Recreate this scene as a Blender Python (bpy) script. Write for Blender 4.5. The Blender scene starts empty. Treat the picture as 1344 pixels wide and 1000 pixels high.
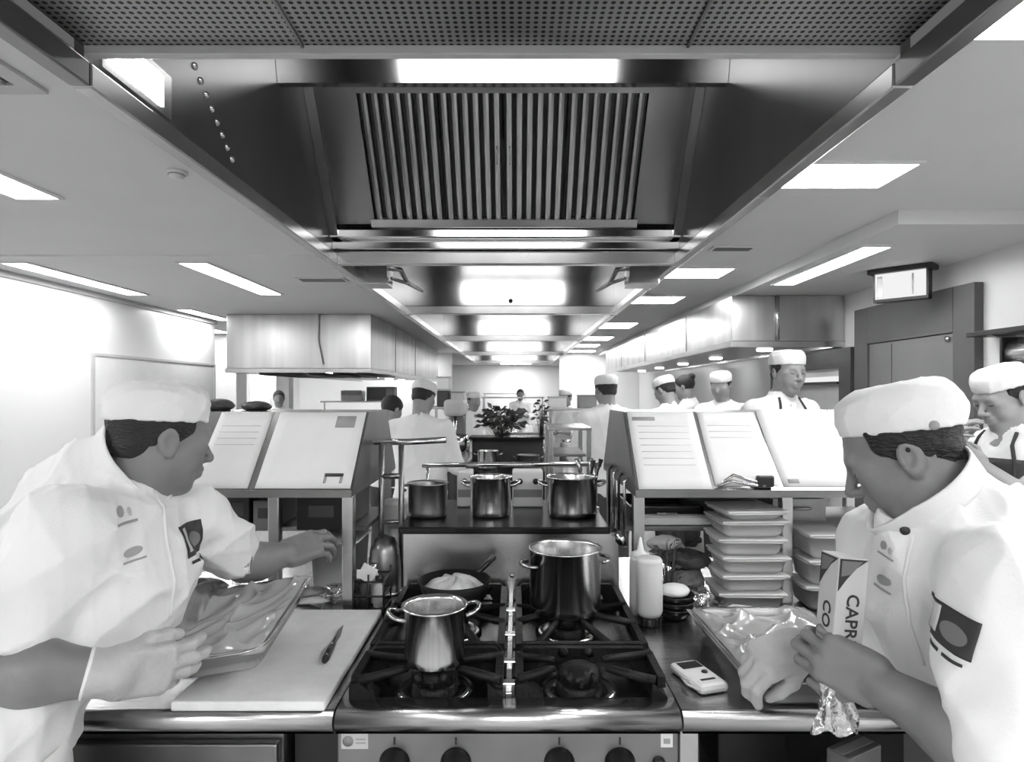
import bpy, bmesh, math, random
import numpy as np
from mathutils import Vector, Matrix, Euler
from mathutils.bvhtree import BVHTree
random.seed(7)
S = bpy.context.scene
C = S.collection
PI = math.pi
# ------------------------------------------------------------------ camera, world, exposure
F_PX = 830.0                       # focal length in pixels of a 1344 px wide frame
VPX, VPY = 677.0, 515.0            # vanishing point of the room's long axis in the photograph
EYE = 1.5
cam_d = bpy.data.cameras.new('camera')
cam_d.sensor_fit = 'HORIZONTAL'
cam_d.sensor_width = 36.0
cam_d.lens = F_PX/1344.0*36.0
cam_d.shift_x = -(VPX-672.0)/1344.0
cam_d.shift_y = (VPY-500.0)/1344.0
cam_d.clip_start = 0.02
cam_d.clip_end = 100
cam = bpy.data.objects.new('camera', cam_d)
C.objects.link(cam)
cam.location = (0, 0, EYE)
cam.rotation_euler = (PI/2, 0, 0)
S.camera = cam
w = bpy.data.worlds.new('world')
S.world = w
w.use_nodes = True
w.node_tree.nodes['Background'].inputs[0].default_value = (0.5, 0.5, 0.5, 1)
w.node_tree.nodes['Background'].inputs[1].default_value = 0.3
S.view_settings.view_transform = 'Standard'
S.view_settings.look = 'None'
S.view_settings.gamma = 1
S.view_settings.use_curve_mapping = False
S.view_settings.exposure = -0.30
LAMP = 36.0                        # emission of the ceiling diffusers
S.cycles.max_bounces = 10
S.cycles.diffuse_bounces = 5
S.cycles.glossy_bounces = 5
S.cycles.transparent_max_bounces = 12
S.cycles.sample_clamp_indirect = 6.0
S.cycles.caustics_reflective = False
S.cycles.caustics_refractive = False

def at(px, py, d):
    """world point seen at photo pixel (px,py) at distance d along the room"""
    return Vector(((px-VPX)/F_PX*d, d, EYE-(py-VPY)/F_PX*d))

# ------------------------------------------------------------------ materials
def mat(name, col=0.5, rough=0.5, metal=0.0, bump=0.0, bscale=40.0, stretch=None, var=0.0,
        vscale=6.0, emit=0.0, spec=0.5, trans=0.0, alpha=1.0, coat=0.0, sss=0.0, sheen=0.0):
    m = bpy.data.materials.new(name)
    m.use_nodes = True
    nt = m.node_tree
    b = nt.nodes['Principled BSDF']
    b.inputs['Base Color'].default_value = (col, col, col, 1)
    b.inputs['Roughness'].default_value = rough
    b.inputs['Metallic'].default_value = metal
    b.inputs['Specular IOR Level'].default_value = spec
    if trans: b.inputs['Transmission Weight'].default_value = trans
    if alpha < 1: b.inputs['Alpha'].default_value = alpha
    if coat: b.inputs['Coat Weight'].default_value = coat
    if sheen: b.inputs['Sheen Weight'].default_value = sheen
    if sss:
        b.inputs['Subsurface Weight'].default_value = sss
        b.inputs['Subsurface Radius'].default_value = (0.01, 0.01, 0.01)
    if emit:
        b.inputs['Emission Color'].default_value = (1, 1, 1, 1)
        b.inputs['Emission Strength'].default_value = emit
    tc = nt.nodes.new('ShaderNodeTexCoord')
    mp = nt.nodes.new('ShaderNodeMapping')
    nt.links.new(tc.outputs['Object'], mp.inputs[0])
    if stretch: mp.inputs['Scale'].default_value = stretch
    if bump:
        n = nt.nodes.new('ShaderNodeTexNoise')
        n.inputs['Scale'].default_value = bscale
        n.inputs['Detail'].default_value = 3
        nt.links.new(mp.outputs[0], n.inputs['Vector'])
        bp = nt.nodes.new('ShaderNodeBump')
        bp.inputs['Strength'].default_value = bump
        bp.inputs['Distance'].default_value = 0.01
        nt.links.new(n.outputs['Fac'], bp.inputs['Height'])
        nt.links.new(bp.outputs[0], b.inputs['Normal'])
    if var:
        n = nt.nodes.new('ShaderNodeTexNoise')
        n.inputs['Scale'].default_value = vscale
        n.inputs['Detail'].default_value = 4
        nt.links.new(mp.outputs[0], n.inputs['Vector'])
        r = nt.nodes.new('ShaderNodeMapRange')
        r.inputs['From Min'].default_value = 0.3
        r.inputs['From Max'].default_value = 0.7
        r.inputs['To Min'].default_value = max(0, col*(1-var))
        r.inputs['To Max'].default_value = min(1, col*(1+var))
        nt.links.new(n.outputs['Fac'], r.inputs['Value'])
        nt.links.new(r.outputs[0], b.inputs['Base Color'])
        if metal:
            r2 = nt.nodes.new('ShaderNodeMapRange')
            r2.inputs['To Min'].default_value = rough*0.9
            r2.inputs['To Max'].default_value = rough*1.12
            nt.links.new(n.outputs['Fac'], r2.inputs['Value'])
            nt.links.new(r2.outputs[0], b.inputs['Roughness'])
    return m

M = {}
M['white_paint'] = mat('white paint', 0.80, 0.55, var=0.02)
M['ceiling'] = mat('ceiling paint', 0.80, 0.6, var=0.02, vscale=2)
M['wall_white'] = mat('white wall cladding', 0.82, 0.32, var=0.02, vscale=1.5)
M['floor'] = mat('grey safety floor', 0.40, 0.4, var=0.25, vscale=30, bump=0.2, bscale=300)
M['steel'] = mat('brushed steel', 0.56, 0.26, 1.0, var=0.10, vscale=3, stretch=(1, 1, 1))
M['steel_h'] = mat('steel brushed across', 0.55, 0.24, 1.0, var=0.12, vscale=4, bump=0.08, bscale=30, stretch=(0.3, 6, 30))
M['steel_v'] = mat('steel brushed downward', 0.58, 0.30, 1.0, var=0.22, vscale=1.3, stretch=(3, 3, 0.1))
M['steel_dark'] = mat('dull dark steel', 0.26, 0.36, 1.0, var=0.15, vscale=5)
M['steel_mirror'] = mat('bright smooth steel', 0.55, 0.11, 1.0, var=0.06, vscale=3)
M['hood_steel'] = mat('hood sheet steel', 0.25, 0.3, 1.0, var=0.15, vscale=1.5, stretch=(1, 1, 0.4))
M['baffle'] = mat('baffle steel', 0.48, 0.34, 1.0, var=0.1, vscale=4)
M['polished'] = mat('polished pan steel', 0.62, 0.19, 1.0, var=0.10, vscale=5, bump=0.04, bscale=12, stretch=(30, 30, 0.5))
M['cast_iron'] = mat('cast iron', 0.008, 0.45, 0.0, bump=0.25, bscale=120, spec=0.22)
M['black'] = mat('black plastic', 0.012, 0.35)
M['black_enamel'] = mat('black enamel', 0.008, 0.25, spec=0.3)
M['dark'] = mat('dark paint', 0.05, 0.45, var=0.1)
M['door_dark'] = mat('charcoal door frame paint', 0.085, 0.5, var=0.06)
M['door_grey'] = mat('grey door leaf', 0.16, 0.45, var=0.08, vscale=2)
M['mid'] = mat('mid grey plastic', 0.25, 0.45, var=0.1)
M['light'] = mat('light grey plastic', 0.55, 0.4, var=0.05)
M['white_plastic'] = mat('white plastic', 0.82, 0.35, var=0.03)
M['board'] = mat('white cutting board plastic', 0.93, 0.5, var=0.05, vscale=25, bump=0.1, bscale=200)
M['paper'] = mat('white paper', 0.86, 0.8, var=0.02, vscale=10)
M['ink'] = mat('grey print', 0.35, 0.8)
M['ink_dark'] = mat('black print', 0.03, 0.7)
M['cloth'] = mat('white chef cotton', 0.86, 0.85, var=0.02, vscale=9, bump=0.12, bscale=260, sheen=0.2)
M['cloth_grey'] = mat('pale grey cloth', 0.55, 0.85, var=0.15, vscale=12, bump=0.5, bscale=30)
M['apron'] = mat('black apron cloth', 0.035, 0.8)
M['check'] = mat('dark check trousers', 0.05, 0.85)
M['skin'] = mat('skin', 0.20, 0.48, var=0.10, vscale=18, bump=0.06, bscale=160, sss=0.08)
M['skin_light'] = mat('light skin', 0.31, 0.5, var=0.10, vscale=18, bump=0.06, bscale=160, sss=0.08)
M['glove'] = mat('thin pale glove', 0.46, 0.4, var=0.06, vscale=30, bump=0.25, bscale=90)
M['hair'] = mat('black hair', 0.012, 0.5, bump=0.8, bscale=90, stretch=(1, 1, 3))
M['eye_dark'] = mat('dark eye', 0.02, 0.2)
M['eye_white'] = mat('eye white', 0.6, 0.3)
M['lip'] = mat('lip', 0.16, 0.45)
M['food_dark'] = mat('dark food', 0.05, 0.5, var=0.6, vscale=30, bump=0.6, bscale=40)
M['food_mid'] = mat('mid food', 0.22, 0.5, var=0.5, vscale=25, bump=0.6, bscale=40)
M['food_light'] = mat('pale food', 0.6, 0.45, var=0.3, vscale=20, bump=0.5, bscale=30)
M['leaf'] = mat('dark herb leaf', 0.06, 0.45, var=0.5, vscale=30)
M['oil'] = mat('pot liquid', 0.02, 0.3, spec=0.25)
M['shoe'] = mat('black shoe leather', 0.02, 0.4)

def lamp_mat(name, s):
    m = bpy.data.materials.new(name); m.use_nodes = True
    nt = m.node_tree; nt.nodes.clear()
    e = nt.nodes.new('ShaderNodeEmission'); o = nt.nodes.new('ShaderNodeOutputMaterial')
    e.inputs[0].default_value = (1, 1, 1, 1); e.inputs[1].default_value = s
    nt.links.new(e.outputs[0], o.inputs[0])
    return m
M['lamp'] = lamp_mat('lit diffuser', LAMP)
M['lamp_hood'] = lamp_mat('lit hood lamp', LAMP*0.22)
M['side_glow'] = lamp_mat('hood side reflection glow', LAMP*1.6)  # emission standing in for a reflection on the hood side
M['glow_soft'] = lamp_mat('lit sign face and ledge glow', 1.1)
M['lamp_win'] = lamp_mat('daylit window', 2.5)

def film_mat(name, dens, bscale, milk=0.3):
    m = bpy.data.materials.new(name); m.use_nodes = True
    nt = m.node_tree; nt.nodes.clear()
    o = nt.nodes.new('ShaderNodeOutputMaterial')
    mx = nt.nodes.new('ShaderNodeMixShader')
    tr = nt.nodes.new('ShaderNodeBsdfTransparent'); tr.inputs[0].default_value = (0.93,)*3+(1,)
    gl = nt.nodes.new('ShaderNodeBsdfGlossy'); gl.inputs['Roughness'].default_value = 0.22
    gl.inputs[0].default_value = (0.9,)*3+(1,)
    tc = nt.nodes.new('ShaderNodeTexCoord')
    n = nt.nodes.new('ShaderNodeTexNoise'); n.inputs['Scale'].default_value = bscale
    n.inputs['Detail'].default_value = 2
    nt.links.new(tc.outputs['Object'], n.inputs['Vector'])
    bp = nt.nodes.new('ShaderNodeBump'); bp.inputs['Strength'].default_value = 0.8
    bp.inputs['Distance'].default_value = 0.02
    nt.links.new(n.outputs['Fac'], bp.inputs['Height'])
    nt.links.new(bp.outputs[0], gl.inputs['Normal'])
    fr = nt.nodes.new('ShaderNodeFresnel'); fr.inputs[0].default_value = 1.5
    nt.links.new(bp.outputs[0], fr.inputs['Normal'])
    ad = nt.nodes.new('ShaderNodeMath'); ad.operation = 'ADD'; ad.use_clamp = True
    ad.inputs[1].default_value = dens
    nt.links.new(fr.outputs[0], ad.inputs[0])
    nt.links.new(ad.outputs[0], mx.inputs[0])
    df = nt.nodes.new('ShaderNodeBsdfDiffuse'); df.inputs[0].default_value = (0.85,)*3+(1,)
    m2 = nt.nodes.new('ShaderNodeMixShader'); m2.inputs[0].default_value = milk
    nt.links.new(tr.outputs[0], m2.inputs[1]); nt.links.new(df.outputs[0], m2.inputs[2])
    nt.links.new(m2.outputs[0], mx.inputs[1]); nt.links.new(gl.outputs[0], mx.inputs[2])
    nt.links.new(mx.outputs[0], o.inputs[0])
    return m
M['film'] = film_mat('cling film', 0.12, 9, 0.46)
M['dough'] = mat('pale covered food', 0.78, 0.5, var=0.15, vscale=14)
M['film_dense'] = film_mat('bunched cling film', 0.5, 40)

def clear_mat(name, op, col=0.75):
    m = bpy.data.materials.new(name); m.use_nodes = True
    nt = m.node_tree; nt.nodes.clear()
    o = nt.nodes.new('ShaderNodeOutputMaterial')
    mx = nt.nodes.new('ShaderNodeMixShader'); mx.inputs[0].default_value = op
    tr = nt.nodes.new('ShaderNodeBsdfTransparent')
    p = nt.nodes.new('ShaderNodeBsdfPrincipled')
    p.inputs['Base Color'].default_value = (col, col, col, 1); p.inputs['Roughness'].default_value = 0.25
    nt.links.new(tr.outputs[0], mx.inputs[1]); nt.links.new(p.outputs[0], mx.inputs[2])
    nt.links.new(mx.outputs[0], o.inputs[0])
    return m
M['tub'] = clear_mat('cloudy plastic tub', 0.70, 0.85)
M['glass'] = clear_mat('window glass', 0.25, 0.9)

def perf_mat():
    m = mat('perforated steel sheet', 0.40, 0.35, 0.9)
    nt = m.node_tree; b = nt.nodes['Principled BSDF']
    tc = nt.nodes.new('ShaderNodeTexCoord')
    sp = nt.nodes.new('ShaderNodeSeparateXYZ'); nt.links.new(tc.outputs['Object'], sp.inputs[0])
    acc = []
    for k in (0, 1):
        mu = nt.nodes.new('ShaderNodeMath'); mu.operation = 'MULTIPLY'; mu.inputs[1].default_value = 1/0.022
        nt.links.new(sp.outputs[k], mu.inputs[0])
        fr = nt.nodes.new('ShaderNodeMath'); fr.operation = 'FRACT'; nt.links.new(mu.outputs[0], fr.inputs[0])
        su = nt.nodes.new('ShaderNodeMath'); su.operation = 'SUBTRACT'; su.inputs[1].default_value = 0.5
        nt.links.new(fr.outputs[0], su.inputs[0])
        po = nt.nodes.new('ShaderNodeMath'); po.operation = 'MULTIPLY'
        nt.links.new(su.outputs[0], po.inputs[0]); nt.links.new(su.outputs[0], po.inputs[1])
        acc.append(po)
    ad = nt.nodes.new('ShaderNodeMath'); ad.operation = 'ADD'
    nt.links.new(acc[0].outputs[0], ad.inputs[0]); nt.links.new(acc[1].outputs[0], ad.inputs[1])
    lt = nt.nodes.new('ShaderNodeMath'); lt.operation = 'GREATER_THAN'; lt.inputs[1].default_value = 0.085
    nt.links.new(ad.outputs[0], lt.inputs[0])
    mr = nt.nodes.new('ShaderNodeMapRange'); mr.inputs['To Min'].default_value = 0.02; mr.inputs['To Max'].default_value = 0.36
    nt.links.new(lt.outputs[0], mr.inputs[0]); nt.links.new(mr.outputs[0], b.inputs['Base Color'])
    return m
M['perf'] = perf_mat()

# ------------------------------------------------------------------ object helpers
def tag(o, label=None, cat=None, group=None, kind=None):
    if label: o['label'] = label
    if cat: o['category'] = cat
    if group: o['group'] = group
    if kind: o['kind'] = kind
    return o

def thing(name, label, cat, loc=(0, 0, 0), rotz=0.0, group=None):
    o = bpy.data.objects.new(name, None)
    o.empty_display_size = 0.05
    C.objects.link(o)
    o.location = loc
    o.rotation_euler = (0, 0, rotz)
    return tag(o, label, cat, group)

def copy_tree(o, parent=None):
    c = o.copy(); C.objects.link(c); c.parent = parent
    for ch in list(o.children): copy_tree(ch, c)
    return c

class MB:
    """collects shapes for ONE mesh object"""
    def __init__(s): s.v = []; s.f = []; s.sm = []
    def add(s, vs, fs, smooth=False, T=None):
        n = len(s.v)
        s.v += [tuple(T @ Vector(p)) if T is not None else tuple(p) for p in vs]
        s.f += [tuple(i+n for i in f) for f in fs]
        s.sm += [smooth]*len(fs)
        return s
    def box(s, lo, hi, T=None):
        (x0, y0, z0), (x1, y1, z1) = lo, hi
        vs = [(x0,y0,z0),(x1,y0,z0),(x1,y1,z0),(x0,y1,z0),(x0,y0,z1),(x1,y0,z1),(x1,y1,z1),(x0,y1,z1)]
        fs = [(0,3,2,1),(4,5,6,7),(0,1,5,4),(1,2,6,5),(2,3,7,6),(3,0,4,7)]
        return s.add(vs, fs, False, T)
    def rbox(s, lo, hi, r=0.004, T=None):
        """box with chamfered edges"""
        b = bmesh.new()
        bmesh.ops.create_cube(b, size=1)
        for v in b.verts:
            v.co = Vector([lo[i]+(v.co[i]+.5)*(hi[i]-lo[i]) for i in range(3)])
        bmesh.ops.bevel(b, geom=list(b.edges), offset=r, segments=2, affect='EDGES', profile=0.5)
        b.verts.index_update()
        vs = [v.co.copy() for v in b.verts]; fs = [[v.index for v in f.verts] for f in b.faces]
        b.free()
        return s.add(vs, fs, False, T)
    def prism(s, poly, a, b, axis='y', T=None):
        """polygon extruded from a to b along the axis; poly gives the two other coordinates in x,y,z order"""
        n = len(poly); vs = []
        for t in (a, b):
            for (p, q) in poly:
                vs.append({'x': (t, p, q), 'y': (p, t, q), 'z': (p, q, t)}[axis])
        fs = [tuple(range(n))[::-1], tuple(range(n, 2*n))]
        for i in range(n):
            j = (i+1) % n
            fs.append((i, j, n+j, n+i))
        return s.add(vs, fs, False, T)
    def lathe(s, prof, seg=32, T=None, smooth=True, close=False):
        vs = []; fs = []; n = len(prof)
        for k in range(seg):
            a = 2*PI*k/seg
            for (r, z) in prof: vs.append((r*math.cos(a), r*math.sin(a), z))
        for k in range(seg):
            k2 = (k+1) % seg
            for i in range(n-1 if not close else n):
                j = (i+1) % n
                fs.append((k*n+i, k2*n+i, k2*n+j, k*n+j))
        return s.add(vs, fs, smooth, T)
    def cyl(s, p, q, r, r2=None, seg=16, smooth=True):
        p = Vector(p); q = Vector(q); r2 = r if r2 is None else r2
        ax = (q-p).normalized()
        u = ax.orthogonal().normalized(); v = ax.cross(u)
        vs = []
        for (c, rr) in ((p, r), (q, r2)):
            for k in range(seg):
                a = 2*PI*k/seg
                vs.append(c+u*rr*math.cos(a)+v*rr*math.sin(a))
        n = len(s.v)
        s.add(vs, [(k, (k+1) % seg, seg+(k+1) % seg, seg+k) for k in range(seg)], smooth)
        s.add([], [], False)
        s.f += [tuple(n+k for k in range(seg))[::-1], tuple(n+seg+k for k in range(seg))]
        s.sm += [False, False]
        return s
    def tube(s, pts, r, seg=8, close=False, caps=True):
        pts = [Vector(p) for p in pts]; n = len(pts)
        rs = r if isinstance(r, (list, tuple)) else [r]*n
        vs = []; prev = None
        for i in range(n):
            if close: t = (pts[(i+1) % n]-pts[i-1])
            else: t = pts[min(i+1, n-1)]-pts[max(i-1, 0)]
            t = t.normalized() if t.length > 1e-9 else Vector((0, 0, 1))
            if prev is None: u = t.orthogonal().normalized()
            else:
                u = prev-t*prev.dot(t)
                u = u.normalized() if u.length > 1e-6 else t.orthogonal().normalized()
            prev = u; v = t.cross(u)
            for k in range(seg):
                a = 2*PI*k/seg
                vs.append(pts[i]+u*rs[i]*math.cos(a)+v*rs[i]*math.sin(a))
        fs = []
        for i in range(n if close else n-1):
            j = (i+1) % n
            for k in range(seg):
                k2 = (k+1) % seg
                fs.append((i*seg+k, i*seg+k2, j*seg+k2, j*seg+k))
        if caps and not close:
            fs.append(tuple(range(seg))[::-1]); fs.append(tuple((n-1)*seg+k for k in range(seg)))
        return s.add(vs, fs, True)
    def sheet(s, fn, nu, nv, thick=0.0, smooth=True):
        """grid surface fn(u,v)->point, with a real thickness"""
        P = [[Vector(fn(i/nu, j/nv)) for j in range(nv+1)] for i in range(nu+1)]
        vs = [p for row in P for p in row]; W = nv+1
        fs = [(i*W+j, (i+1)*W+j, (i+1)*W+j+1, i*W+j+1) for i in range(nu) for j in range(nv)]
        if thick:
            N = []
            for i in range(nu+1):
                for j in range(nv+1):
                    a = P[min(i+1, nu)][j]-P[max(i-1, 0)][j]; b = P[i][min(j+1, nv)]-P[i][max(j-1, 0)]
                    q = a.cross(b); N.append(q.normalized() if q.length > 1e-12 else Vector((0, 0, 1)))
            L = len(vs)
            vs += [vs[k]-N[k]*thick for k in range(L)]
            fs += [tuple(L+q for q in f[::-1]) for f in fs[:nu*nv]]
            ring = [i*W for i in range(nu+1)]+[nu*W+j for j in range(1, nv+1)]+[i*W+nv for i in range(nu-1, -1, -1)]+[j for j in range(nv-1, 0, -1)]
            for a in range(len(ring)):
                p, q = ring[a], ring[(a+1) % len(ring)]
                fs.append((q, p, L+p, L+q))
        return s.add(vs, fs, smooth)
    def build(s, name, m, parent=None, bevel=0.0, **kw):
        me = bpy.data.meshes.new(name)
        me.from_pydata([tuple(v) for v in s.v], [], s.f)
        me.polygons.foreach_set('use_smooth', s.sm)
        me.update()
        o = bpy.data.objects.new(name, me)
        C.objects.link(o)
        me.materials.append(M[m] if isinstance(m, str) else m)
        if parent is not None: o.parent = parent
        if bevel:
            md = o.modifiers.new('bevel', 'BEVEL'); md.width = bevel; md.segments = 2
            md.limit_method = 'ANGLE'; md.angle_limit = 0.6
        return tag(o, **kw)

def struct(name, mb, m, label=None, parent=None):
    return mb.build(name, m, parent, label=label, kind='structure')

def text_mb(body, size, T, depth=0.0006, bold=0.0):
    """flat lettering as thin mesh in the local xy plane of T"""
    cu = bpy.data.curves.new('lettering', 'FONT')
    cu.body = body; cu.size = size; cu.extrude = depth; cu.align_x = 'CENTER'; cu.align_y = 'CENTER'
    cu.offset = bold; cu.resolution_u = 3
    o = bpy.data.objects.new('lettering', cu)
    C.objects.link(o)
    dg = bpy.context.evaluated_depsgraph_get()
    me = o.evaluated_get(dg).to_mesh()
    vs = [v.co.copy() for v in me.vertices]; fs = [tuple(p.vertices) for p in me.polygons]
    o.evaluated_get(dg).to_mesh_clear()
    bpy.data.objects.remove(o); bpy.data.curves.remove(cu)
    return MB().add(vs, fs, False, T)

def frame_mat(o, x, z):
    """4x4 frame with origin o, x axis along x, z axis near z"""
    x = Vector(x).normalized(); z = Vector(z); y = z.cross(x).normalized(); z = x.cross(y)
    m = Matrix((x, y, z)).transposed().to_4x4(); m.translation = Vector(o)
    return m
# ------------------------------------------------------------------ room shell
CZ = 2.45            # main ceiling
HL, HR = -1.28, 1.14 # inner sides of the hood over the island
D0, D1 = -3.2, 22.0  # near and far end of the kitchen
WL, WR = -4.0, 2.96
EAVE = 0.04
struct('floor', MB().box((-5.6, D0-0.2, -0.1), (3.3, D1+0.2, 0.0)), 'floor', 'grey safety floor of the kitchen')
struct('wall_left', MB().box((WL-0.2, D0, 0.0), (WL, 8.4, CZ+0.02)), 'wall_white', 'smooth white wall cladding on the left')
struct('wall_left_recess', MB().box((-5.4, 8.4, 0.0), (-5.2, 11.4, CZ)).box((-5.4, 13.5, 0), (-5.2, D1, CZ))
       .box((-5.4, 11.4, 0), (-5.2, 13.5, 1.0)).box((-5.4, 11.4, 2.05), (-5.2, 13.5, CZ)).box((-5.2, 8.2, 0), (WL-0.2, 8.4, CZ)),
       'wall_white', 'white wall set back behind the left wall')
wn = struct('window_1', MB().box((-5.38, 11.4, 1.0), (-5.37, 13.5, 2.05)), 'lamp_win', 'bright daylit window beyond the left wall')
fr = MB()
for y in (11.4, 12.42, 13.44): fr.box((-5.36, y, 1.0), (-5.24, y+0.06, 2.05))
for z in (1.0, 1.99): fr.box((-5.36, 11.46, z), (-5.24, 13.44, z+0.06))
fr.build('window_frame', 'white_paint', wn)
struct('wall_right', MB().box((WR, D0, 0.0), (WR+0.2, D1, CZ+0.4)), 'wall_white', 'white wall on the right')
struct('wall_back', MB().box((-5.4, D1, 0.0), (3.16, D1+0.2, CZ+0.02)), 'wall_white', 'white far end wall of the kitchen')
struct('wall_front', MB().box((-5.4, D0-0.2, 0.0), (3.16, D0, CZ+0.02)), 'wall_white', 'white wall behind the viewpoint')
# white blocks that narrow the far end of the kitchen
struct('wall_far_right', MB().box((1.05, 15.2, 0.0), (WR-0.002, 15.4, CZ)), 'wall_white', 'white partition beyond the right hood')
struct('wall_far_left', MB().box((-5.2, 15.2, 0.0), (-1.55, 15.4, CZ)), 'wall_white', 'white partition beyond the left hood')
# pale columns seen past the end of the left wall
struct('trim_1', MB().rbox((-4.95, 10.3, 0), (-4.55, 10.7, CZ), 0.01), 'light', 'pale grey square column past the left wall')
struct('trim_2', MB().rbox((-4.4, 11.6, 0), (-4.16, 11.84, CZ), 0.01), 'light', 'mid grey column in front of the window')
# ceiling: slabs around the hoods
ce = MB()
ce.box((-5.4, D0, CZ), (HL-EAVE-0.03, D1, CZ+0.1))
ce.box((HR+EAVE+0.03, D0, CZ), (1.99, D1, CZ+0.1))
ce.box((HL-EAVE-0.03, D0, CZ), (HR+EAVE+0.03, -1.2, CZ+0.1))
ce.box((HL-EAVE-0.03, 19.9, CZ), (HR+EAVE+0.03, D1, CZ+0.1))
ce.box((1.99, D0, CZ), (WR, 3.29, CZ+0.1))
struct('ceiling', ce, 'ceiling', 'smooth pale grey ceiling')
struct('ceiling_bulkhead', MB().box((1.99, 3.29, 2.375), (WR, D1, CZ+0.1)), 'ceiling', 'lowered ceiling bulkhead above the right hood')
struct('ceiling_void', MB().box((HL-0.1, -1.3, 3.72), (HR+0.1, 20, 3.8)), 'dark', 'dark slab above the exhaust hoods')
# shallow joint across the left ceiling
struct('trim_3', MB().box((-3.98, 4.36, CZ-0.012), (HL-0.1, 4.40, CZ-0.0005)), 'ceiling', 'thin ceiling joint strip on the left')
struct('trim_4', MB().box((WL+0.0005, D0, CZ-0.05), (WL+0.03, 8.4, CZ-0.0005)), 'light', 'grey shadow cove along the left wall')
# flush board on the left wall
bd = MB(); x = WL+0.001
for (a, b, c, d) in ((5.95, 1.0, 8.38, 1.03), (5.95, 1.85, 8.38, 1.875), (5.95, 1.03, 5.985, 1.85), (8.345, 1.03, 8.38, 1.85)):
    bd.box((x, a, b), (x+0.02, c, d))
nb = thing('notice_board', 'large white board with a thin grey frame on the left wall', 'board', (0, 0, 0))
nb.location = (WL, 7.1, 1.0)
for o in (MB().box((x, 5.985, 1.03), (x+0.012, 8.345, 1.85)).build('board_face', 'white_plastic'), bd.build('frame', 'light')):
    o.parent = nb; o.location = -nb.location

# ------------------------------------------------------------------ ceiling lights
def ceiling_light(x0, x1, y0, y1, z, label, group):
    t = thing('ceiling_light', label, 'ceiling light', ((x0+x1)/2, (y0+y1)/2, z-0.001), 0, group)
    w, h = (x1-x0)/2, (y1-y0)/2
    f = 0.018
    fr = MB()
    fr.box((-w-f, -h-f, -0.012), (w+f, -h, 0)).box((-w-f, h, -0.012), (w+f, h+f, 0))
    fr.box((-w-f, -h, -0.012), (-w, h, 0)).box((w, -h, -0.012), (w+f, h, 0))
    fr.build('frame', 'white_paint', t)
    MB().box((-w, -h, -0.008), (w, h, -0.001)).build('diffuser', 'lamp', t)
gr = 'square ceiling lights in a row right of the hood'
for (a, b, l) in ((-1.9, -1.57, 'square recessed light behind the viewpoint'), (-0.3, 0.03, 'square recessed light overhead near the viewpoint'),
               (1.35, 1.68, 'square ceiling light above the chef with the wrap box'),
               (2.60, 2.90, 'square ceiling light beside the corner of the perforated hood, next before the exit sign'),
               (4.80, 5.19, 'square ceiling light just past the end of the slatted filter hood'),
               (6.2, 6.68, 'second square ceiling light past the end of the slatted filter hood'),
               (8.57, 9.28, 'third square ceiling light past the end of the slatted filter hood'),
               (10.7, 11.4, 'fourth square ceiling light past the end of the slatted filter hood'),
               (12.4, 13.1, 'fifth square ceiling light past the end of the slatted filter hood')):
    ceiling_light(1.20, 1.66, a, b, CZ, l, gr)
gl = 'long ceiling lights on the left'
for (x0, x1, a, b, l) in ((-2.42, -2.22, -1.6, -0.4, 'long ceiling light on the left behind the viewpoint'),
                       (-2.42, -2.22, 1.9, 3.07, 'long ceiling light nearest the black air grille on the left'),
                       (-2.45, -2.25, 4.6, 6.07, 'long ceiling light between the left wall light and the central hood'),
                       (-3.74, -3.56, 4.6, 6.1, 'long ceiling light running close along the white left wall'),
                       (-3.86, -3.70, 7.2, 8.25, 'short far ceiling light at the end of the white left wall')):
    ceiling_light(x0, x1, a, b, CZ, l, gl)
ceiling_light(2.07, 2.23, 3.76, 5.08, 2.375, 'long narrow light in the lowered ceiling beside the exit sign', None)
ceiling_light(-2.42, -2.22, 0.1, 1.3, CZ, 'added long fill light on the left beside the viewpoint', None)  # unseen panel added as fill for the island
ceiling_light(-0.75, 0.65, -2.3, -1.6, CZ, 'added wide fill light over the aisle behind the viewpoint', None)  # extra panel out of view, added to brighten board and jackets frontally
ceiling_light(-4.9, -4.5, 9.0, 10.0, CZ, 'added fill light in the recess before the grey column', None)  # hidden panel added to whiten the far left background
ceiling_light(-4.9, -4.5, 12.6, 13.8, CZ, 'added fill light in the recess beside the window', None)  # another hidden panel added for a whiter far left
ceiling_light(2.2, 2.4, 0.2, 1.5, CZ, 'long ceiling light over the right aisle', None)
ceiling_light(-3.6, -3.2, 10.2, 11.2, CZ, 'added fill light over the recess past the left wall', None)  # added behind the left hood to lift the far background
ceiling_light(-3.0, -2.2, 14.4, 14.9, CZ, 'added fill light before the left far partition', None)  # added out of sight to raise the far lighting
ceiling_light(1.2, 1.8, 14.2, 14.8, CZ, 'added fill light before the right far partition', None)  # added to brighten the far right end
ceiling_light(-0.5, 0.5, 20.4, 21.2, CZ, 'added fill light by the far end wall', None)  # added to brighten the corridor end

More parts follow.
